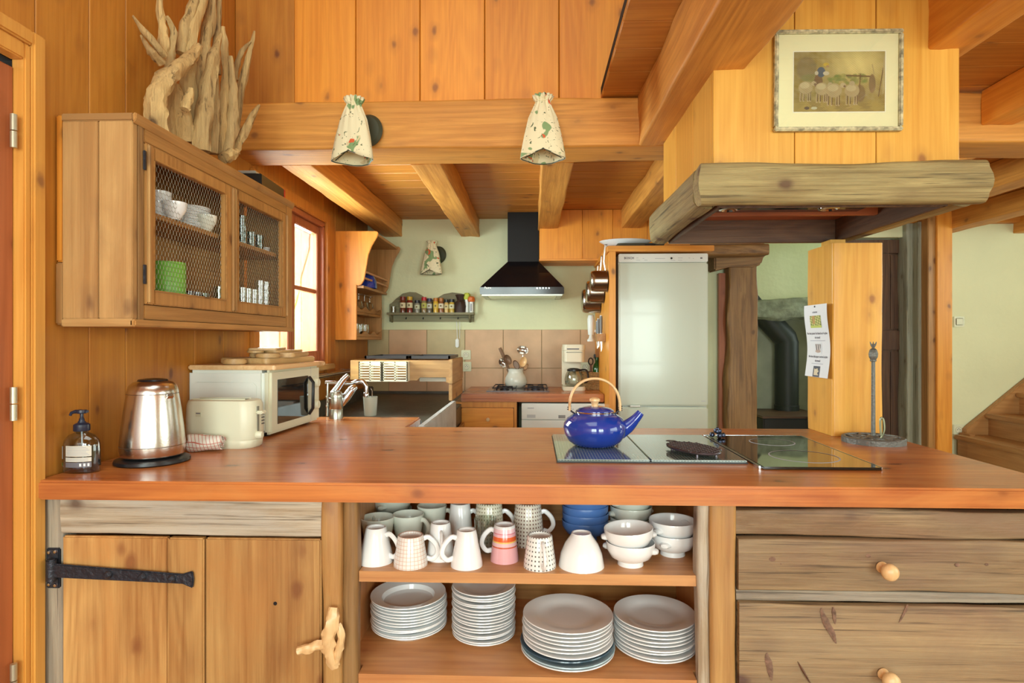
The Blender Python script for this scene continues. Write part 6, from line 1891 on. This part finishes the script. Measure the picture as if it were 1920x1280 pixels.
def lamp(label, loc, rz, s=1.0):
    t = thing('wall_lamp', label, 'lamp', loc, rz=rz, group='wall lamps with floral fabric shades')
    # local: y+ into the wall; shade from z 0 (bottom) to .27 (gathered top)
    rings = []
    n = 48
    for z, hw, hd, pl in ((0, .086, .060, .0), (.03, .083, .058, .01), (.10, .072, .053, .02), (.17, .056, .045, .05), (.215, .036, .034, .10), (.235, .027, .027, .14), (.243, .026, .026, .16), (.252, .033, .032, .16), (.266, .038, .035, .20)):
        ring = []
        for k in range(n):
            a = 2 * PI * k / n
            # bottom is a rounded triangle with the ridge in front
            tri = 1 - .16 * (1 - z / .27) * math.cos(3 * (a + PI / 2))
            w_ = 1 + pl * math.sin(a * 13 + z * 6)
            dip = .030 * math.exp(-((a - 1.5 * PI) / .55) ** 2) if z == 0 else 0
            ring.append(Vector((hw * math.cos(a) * tri * w_, hd * math.sin(a) * tri * w_, z + dip)))
        rings.append(ring)
    o = obj('fabric_shade', MB().loft(rings, cap=False), FLO, t, smooth=True)
    md = o.modifiers.new('th', 'SOLIDIFY'); md.thickness = .0018
    g = MB().tube([v * 1.0 + Vector((0, 0, .002)) for v in rings[0][::3]], .0022, 6, closed=True)
    obj('wire_ring', g, DKM, t, smooth=True)
    g = MB().tube([(-.075, -.02, .004), (0, -.052, .034), (.075, -.02, .004)], .002, 6)
    obj('wire_brace', g, DKM, t, smooth=True)
    obj('drawstring', MB().tube([(.028 * math.cos(k / 20 * 2 * PI), .028 * math.sin(k / 20 * 2 * PI), .240) for k in range(20)], .003, 6, closed=True), FLO, t, smooth=True)
    obj('wall_mount', MB().lathe([(0, 0), (.070, 0), (.072, .006), (.060, .020), (.02, .026), (0, .026)], 32, Matrix.Translation((.0, .128, .17)) @ Matrix.Rotation(R(90), 4, 'X')), DKM, t, smooth=True)
    obj('arm', MB().tube([(.0, .105, .16), (0, .06, .17), (0, .0, .19)], .008, 8), DKM, t, smooth=True)
    obj('bulb', MB().lathe([(0, .06), (.018, .066), (.026, .09), (.022, .11), (.012, .13), (.012, .17), (0, .17)], 20), mat('opal_bulb', (.85, .84, .78), .3), t, smooth=True)
    return t


YL = 2.505
a = at(664, 303, YL); lamp('fabric shaded lamp on the cross beam, the one nearer the driftwood', a, R(-11))
a = at(1018, 300, YL); lamp('fabric shaded lamp on the cross beam, the one nearer the big ceiling beam', a, R(0))
a = at(810, 514, 4.79); lamp('fabric shaded lamp on the plaster wall above the spice shelf', a, R(-14))

# ================================================================ framed picture on the casing
A, B = at(1451, 247, 1.895), at(1692, 247, 1.895)
Tp = at(1451, 58, 1.895)
t = thing('framed_picture', 'framed print of a shepherd with sheep on the pine casing', 'picture', ((A.x + B.x) / 2, 1.897, A.z))
W_, H_ = B.x - A.x, Tp.z - A.z
FM = mat('flecked_frame', (.52, .46, .27), .5, bump=.3, bscale=120, var=.6, vscale=70)
fw = .0125
hx_ = W_ / 2
for nm, (x0, x1, z0, z1) in (('frame_rail', (-hx_, hx_, 0, fw)), ('frame_rail', (-hx_, hx_, H_ - fw, H_)), ('frame_stile', (-hx_, -hx_ + fw, fw, H_ - fw)), ('frame_stile', (hx_ - fw, hx_, fw, H_ - fw))):
    obj(nm, MB().box(x0, x1, -.009, .010, z0, z1), FM, t, bevel=.003)
obj('mount_board', MB().box(-hx_ + fw, hx_ - fw, .0, .006, fw, H_ - fw), mat('mount_cream', (.88, .84, .50), .7), t)
pa, pb = at(1488, 210, 1.895), at(1659, 95, 1.895)
cx_ = (A.x + B.x) / 2
px0_, px1_, pz0_, pz1_ = pa.x - cx_, pb.x - cx_, pa.z - A.z, pb.z - A.z
obj('bevel_cut', MB().box(px0_ - .003, px1_ + .003, -.0006, .0, pz0_ - .003, pz1_ + .003), mat('mount_white', (.9, .88, .7), .7), t)


def pastoral(U, V):
    rs = np.random.RandomState(3)
    h, w = U.shape

    def nz(fx, fy, s):
        r = np.random.RandomState(s)
        o = np.zeros_like(U)
        for k in range(5):
            ax, ay, ph = r.uniform(-fx, fx), r.uniform(-fy, fy), r.uniform(0, 6.28)
            o += np.sin(ax * U * 6.28 + ay * V * 6.28 + ph + 1.5 * np.sin(U * r.uniform(4, 9) + V * 7))
        return o / 5
    img = np.zeros((h, w, 3))
    def col(c): return np.array(c)[None, None, :]
    n = nz(9, 9, 1)[..., None]; n2 = nz(24, 24, 2)[..., None]
    img[:] = col((.34, .27, .09)) + .06 * n + .03 * n2
    glow = np.exp(-(((U - .70) / .30) ** 2 + ((V - .80) / .33) ** 2))[..., None]
    img = img * (1 - glow) + col((.80, .66, .28)) * glow
    def mix(mask, c, k=1.0):
        nonlocal img
        m_ = np.clip(mask, 0, 1)[..., None] * k
        img = img * (1 - m_) + col(c) * m_
    def ell(cx, cy, rx, ry, soft=8): return np.clip((1 - ((U - cx) / rx) ** 2 - ((V - cy) / ry) ** 2) * soft, 0, 1)
    def line(x0, y0, x1, y1, wd):
        dx, dy = x1 - x0, y1 - y0
        tt = np.clip(((U - x0) * dx + (V - y0) * dy) / (dx * dx + dy * dy), 0, 1)
        d = np.hypot(U - x0 - tt * dx, (V - y0 - tt * dy) * .67)
        return np.clip((wd - d) / wd * 3, 0, 1)
    mix(np.clip((.22 - V) * 12, 0, 1), (.40, .31, .09))
    mix(np.clip((.22 - V) * 12, 0, 1) * (nz(5, 30, 7) > .1), (.22, .17, .06), .5)
    mix(ell(.14, .72, .12, .22, 3) * .6, (.20, .17, .09))
    for k in range(60):
        x, y = rs.uniform(.38, .80), rs.uniform(.46, .62)
        mix(ell(x, y, .03, .03, 2), (.16 + rs.uniform(0, .1), .24 + rs.uniform(0, .08), .07), .5)
    mix(ell(.18, .56, .12, .08, 2), (.20, .25, .08), .5)
    mix(line(.58, .60, .86, .58, .010), (.16, .11, .05)); mix(line(.72, .30, .73, .62, .008), (.18, .12, .05))
    mix(ell(.86, .46, .04, .17, 4), (.26, .19, .09)); mix(line(.93, .25, .98, .72, .006), (.14, .10, .05)); mix(line(.88, .62, .86, .78, .006), (.45, .36, .18))
    mix(line(.98, .3, .99, .9, .01), (.5, .42, .22))
    # shepherd
    mix(ell(.27, .50, .05, .14, 5), (.20, .13, .06)); mix(ell(.30, .66, .048, .09, 6), (.07, .13, .17))
    mix(ell(.25, .645, .022, .035, 5), (.60, .55, .40)); mix(ell(.355, .64, .036, .035, 5), (.62, .56, .40))
    mix(ell(.355, .785, .034, .032, 6), (.62, .44, .06)); mix(ell(.37, .755, .018, .02, 5), (.45, .28, .14))
    # sheep
    def sheep(cx, cy, s, fl=1, back=False):
        for lx in (-.055, -.02, .03, .055):
            mix(line(cx + lx * s, cy - .03, cx + lx * s - .004, cy - .23 * s, .012), (.50, .40, .22)); mix(line(cx + lx * s + .004, cy - .06, cx + lx * s + .002, cy - .22 * s, .005), (.12, .08, .04))
        mix(ell(cx, cy - .06, .075 * s, .05 * s, 3), (.20, .15, .07))
        mix(ell(cx, cy, .085 * s, .115 * s, 6), (.47, .38, .20)); mix(ell(cx - .01, cy + .04, .06 * s, .06 * s, 3), (.62, .53, .31), .8)
        if not back: mix(ell(cx + .095 * s * fl, cy + .075 * s, .032 * s, .042 * s, 6), (.52, .43, .25)); mix(ell(cx + .11 * s * fl, cy + .06 * s, .014, .02, 5), (.20, .14, .08))
        else: mix(ell(cx, cy + .12 * s, .032 * s, .04 * s, 6), (.50, .41, .24))
    mix(ell(.73, .30, .06, .16, 3), (.17, .12, .06), .7)
    sheep(.13, .40, .95); sheep(.31, .38, .95); sheep(.44, .355, 1.08); sheep(.64, .35, 1.0, 1, True)
    mix(ell(.145, .06, .03, .028, 5), (.10, .09, .06)); mix(ell(.225, .06, .035, .026, 5), (.62, .60, .42))
    img = img * (1 + .22 * nz(40, 40, 11)[..., None]) * .92
    return np.clip(img, .01, 1) * np.array([.95, .97, .88])


wp = t.location
grid_panel('print', (wp.x + px0_, wp.y - .0012, wp.z + pz0_), (px1_ - px0_, 0, 0), (0, 0, pz1_ - pz0_), 210, 140, pastoral, t, rough=.5)
obj('picture_glass', MB().box(-hx_ + fw, hx_ - fw, -.0046, -.0040, fw, H_ - fw), glass('picture_pane', (1, 1, 1), .015), t)
t.rotation_euler = (R(0), R(.4), 0)

# ================================================================ paper notice on the post
XP = 1.1755
z0, z1 = 1.127, 1.425
ya, yb = 2.628, 2.428
t = thing('paper_notice', 'white paper notice pinned on the pine island post', 'notice', (XP, 2.53, z0))


def wv(z): return -.007 * (1 + math.sin((z - z0) / (z1 - z0) * 5.6 + 2.6)) - .001


rings = []
g = MB(); vs, fs = [], []
n = 24
for j in range(n + 1):
    z = z0 + (z1 - z0) * j / n
    for y in (ya, yb): vs.append((XP + wv(z), y, z))
fs = [(2 * j, 2 * j + 1, 2 * j + 3, 2 * j + 2) for j in range(n)]
o = part('paper_sheet', g.add(vs, fs), PAPER, t, smooth=True)
warp = lambda p: Vector((wv(p.z) - .0012, 0, 0))


def nt_text(s, size, yc, z, m=INK, bold=.0003): return text_mesh('lettering', s, size, (XP, yc, z), (0, -1, 0), (0, 0, 1), m, t, warp=warp, bold=bold)


ym = (ya + yb) / 2
nt_text('ATTENTION', .0075, ym, 1.391)
nt_text('Ne rien poser de chaud sur le plan', .0125, ym, 1.303)
nt_text('de travail', .0125, ym, 1.286)
nt_text('Ne rien découper contre le plan', .0125, ym, 1.207)
nt_text('de travail', .0125, ym, 1.190)
BLU = mat('pale_ink', (.50, .52, .60), .7)
for zz2, w_ in ((1.277, .13), (1.182, .10)):
    x_ = XP + wv(zz2) - .0012
    g = MB()
    for k in range(int(w_ / .005)):
        y_ = ym + w_ / 2 - k * .005
        g.box(x_ - .0002, x_, y_ - .0038, y_, zz2 - .0012, zz2 + .0012)
    part('small_print', g, BLU, t, kind='stuff')


def pic(name, zc, w_, h_, fn, dy=0):
    o = grid_panel(name, (XP - .0013, ym + dy + w_ / 2, zc - h_ / 2), (0, -w_, 0), (0, 0, h_), 36, 30, fn, t, warp=lambda u, v: Vector((wv(zc - h_ / 2 + v * h_), 0, 0)), mname=name + '_' + str(int(zc * 1000)))
    return o


def ph1(U, V):
    img = np.zeros(U.shape + (3,)); img[:] = (.45, .50, .14)
    k = np.sin(U * 23 + V * 9) * np.sin(V * 19 - U * 7)
    img[k > .35] = (.22, .24, .08); img[k < -.4] = (.74, .66, .30)
    img[(np.abs(U - .35) < .1) & (V > .3)] = (.55, .33, .12); img[(V < .2)] = (.58, .66, .15)
    return img


def ph2(U, V):
    img = np.zeros(U.shape + (3,)); img[:] = (.86, .88, .92)
    cup = (np.abs(U - .5) < .30 + .12 * V) & (V > .28) & (V < .95)
    img[cup] = (.72, .68, .66); img[cup & (np.sin(U * 22 + V * 3) > .35)] = (.07, .05, .06)
    img[((U - .5) ** 2 / .16 + (V - .2) ** 2 / .02) < 1] = (.55, .42, .36)
    return img


def ph3(U, V):
    img = np.zeros(U.shape + (3,)); img[:] = (.10, .11, .14)
    b_ = (U > .15) & (U < .85) & (V > .15) & (V < .80) & ~((U > .7) & (V > .6))
    img[b_] = (.80, .68, .48); img[(U > .2) & (U < .5) & (np.abs(V - .72 - .1 * U) < .04)] = (.2, .15, .12)
    img[((U - .8) ** 2 + (V - .35) ** 2) < .01] = (.10, .11, .14)
    return img


pic('photo_print', 1.355, .094, .050, ph1)
pic('photo_print', 1.245, .060, .040, ph2)
pic('photo_print', 1.150, .056, .044, ph3)
part('drawing_pin', MB().lathe([(0, .003), (.003, .002), (.0035, 0), (0, 0)], 10, Matrix.Translation((XP + wv(1.418) - .001, ym, 1.417)) @ Matrix.Rotation(R(-90), 4, 'Y')), IRON, t, smooth=True)
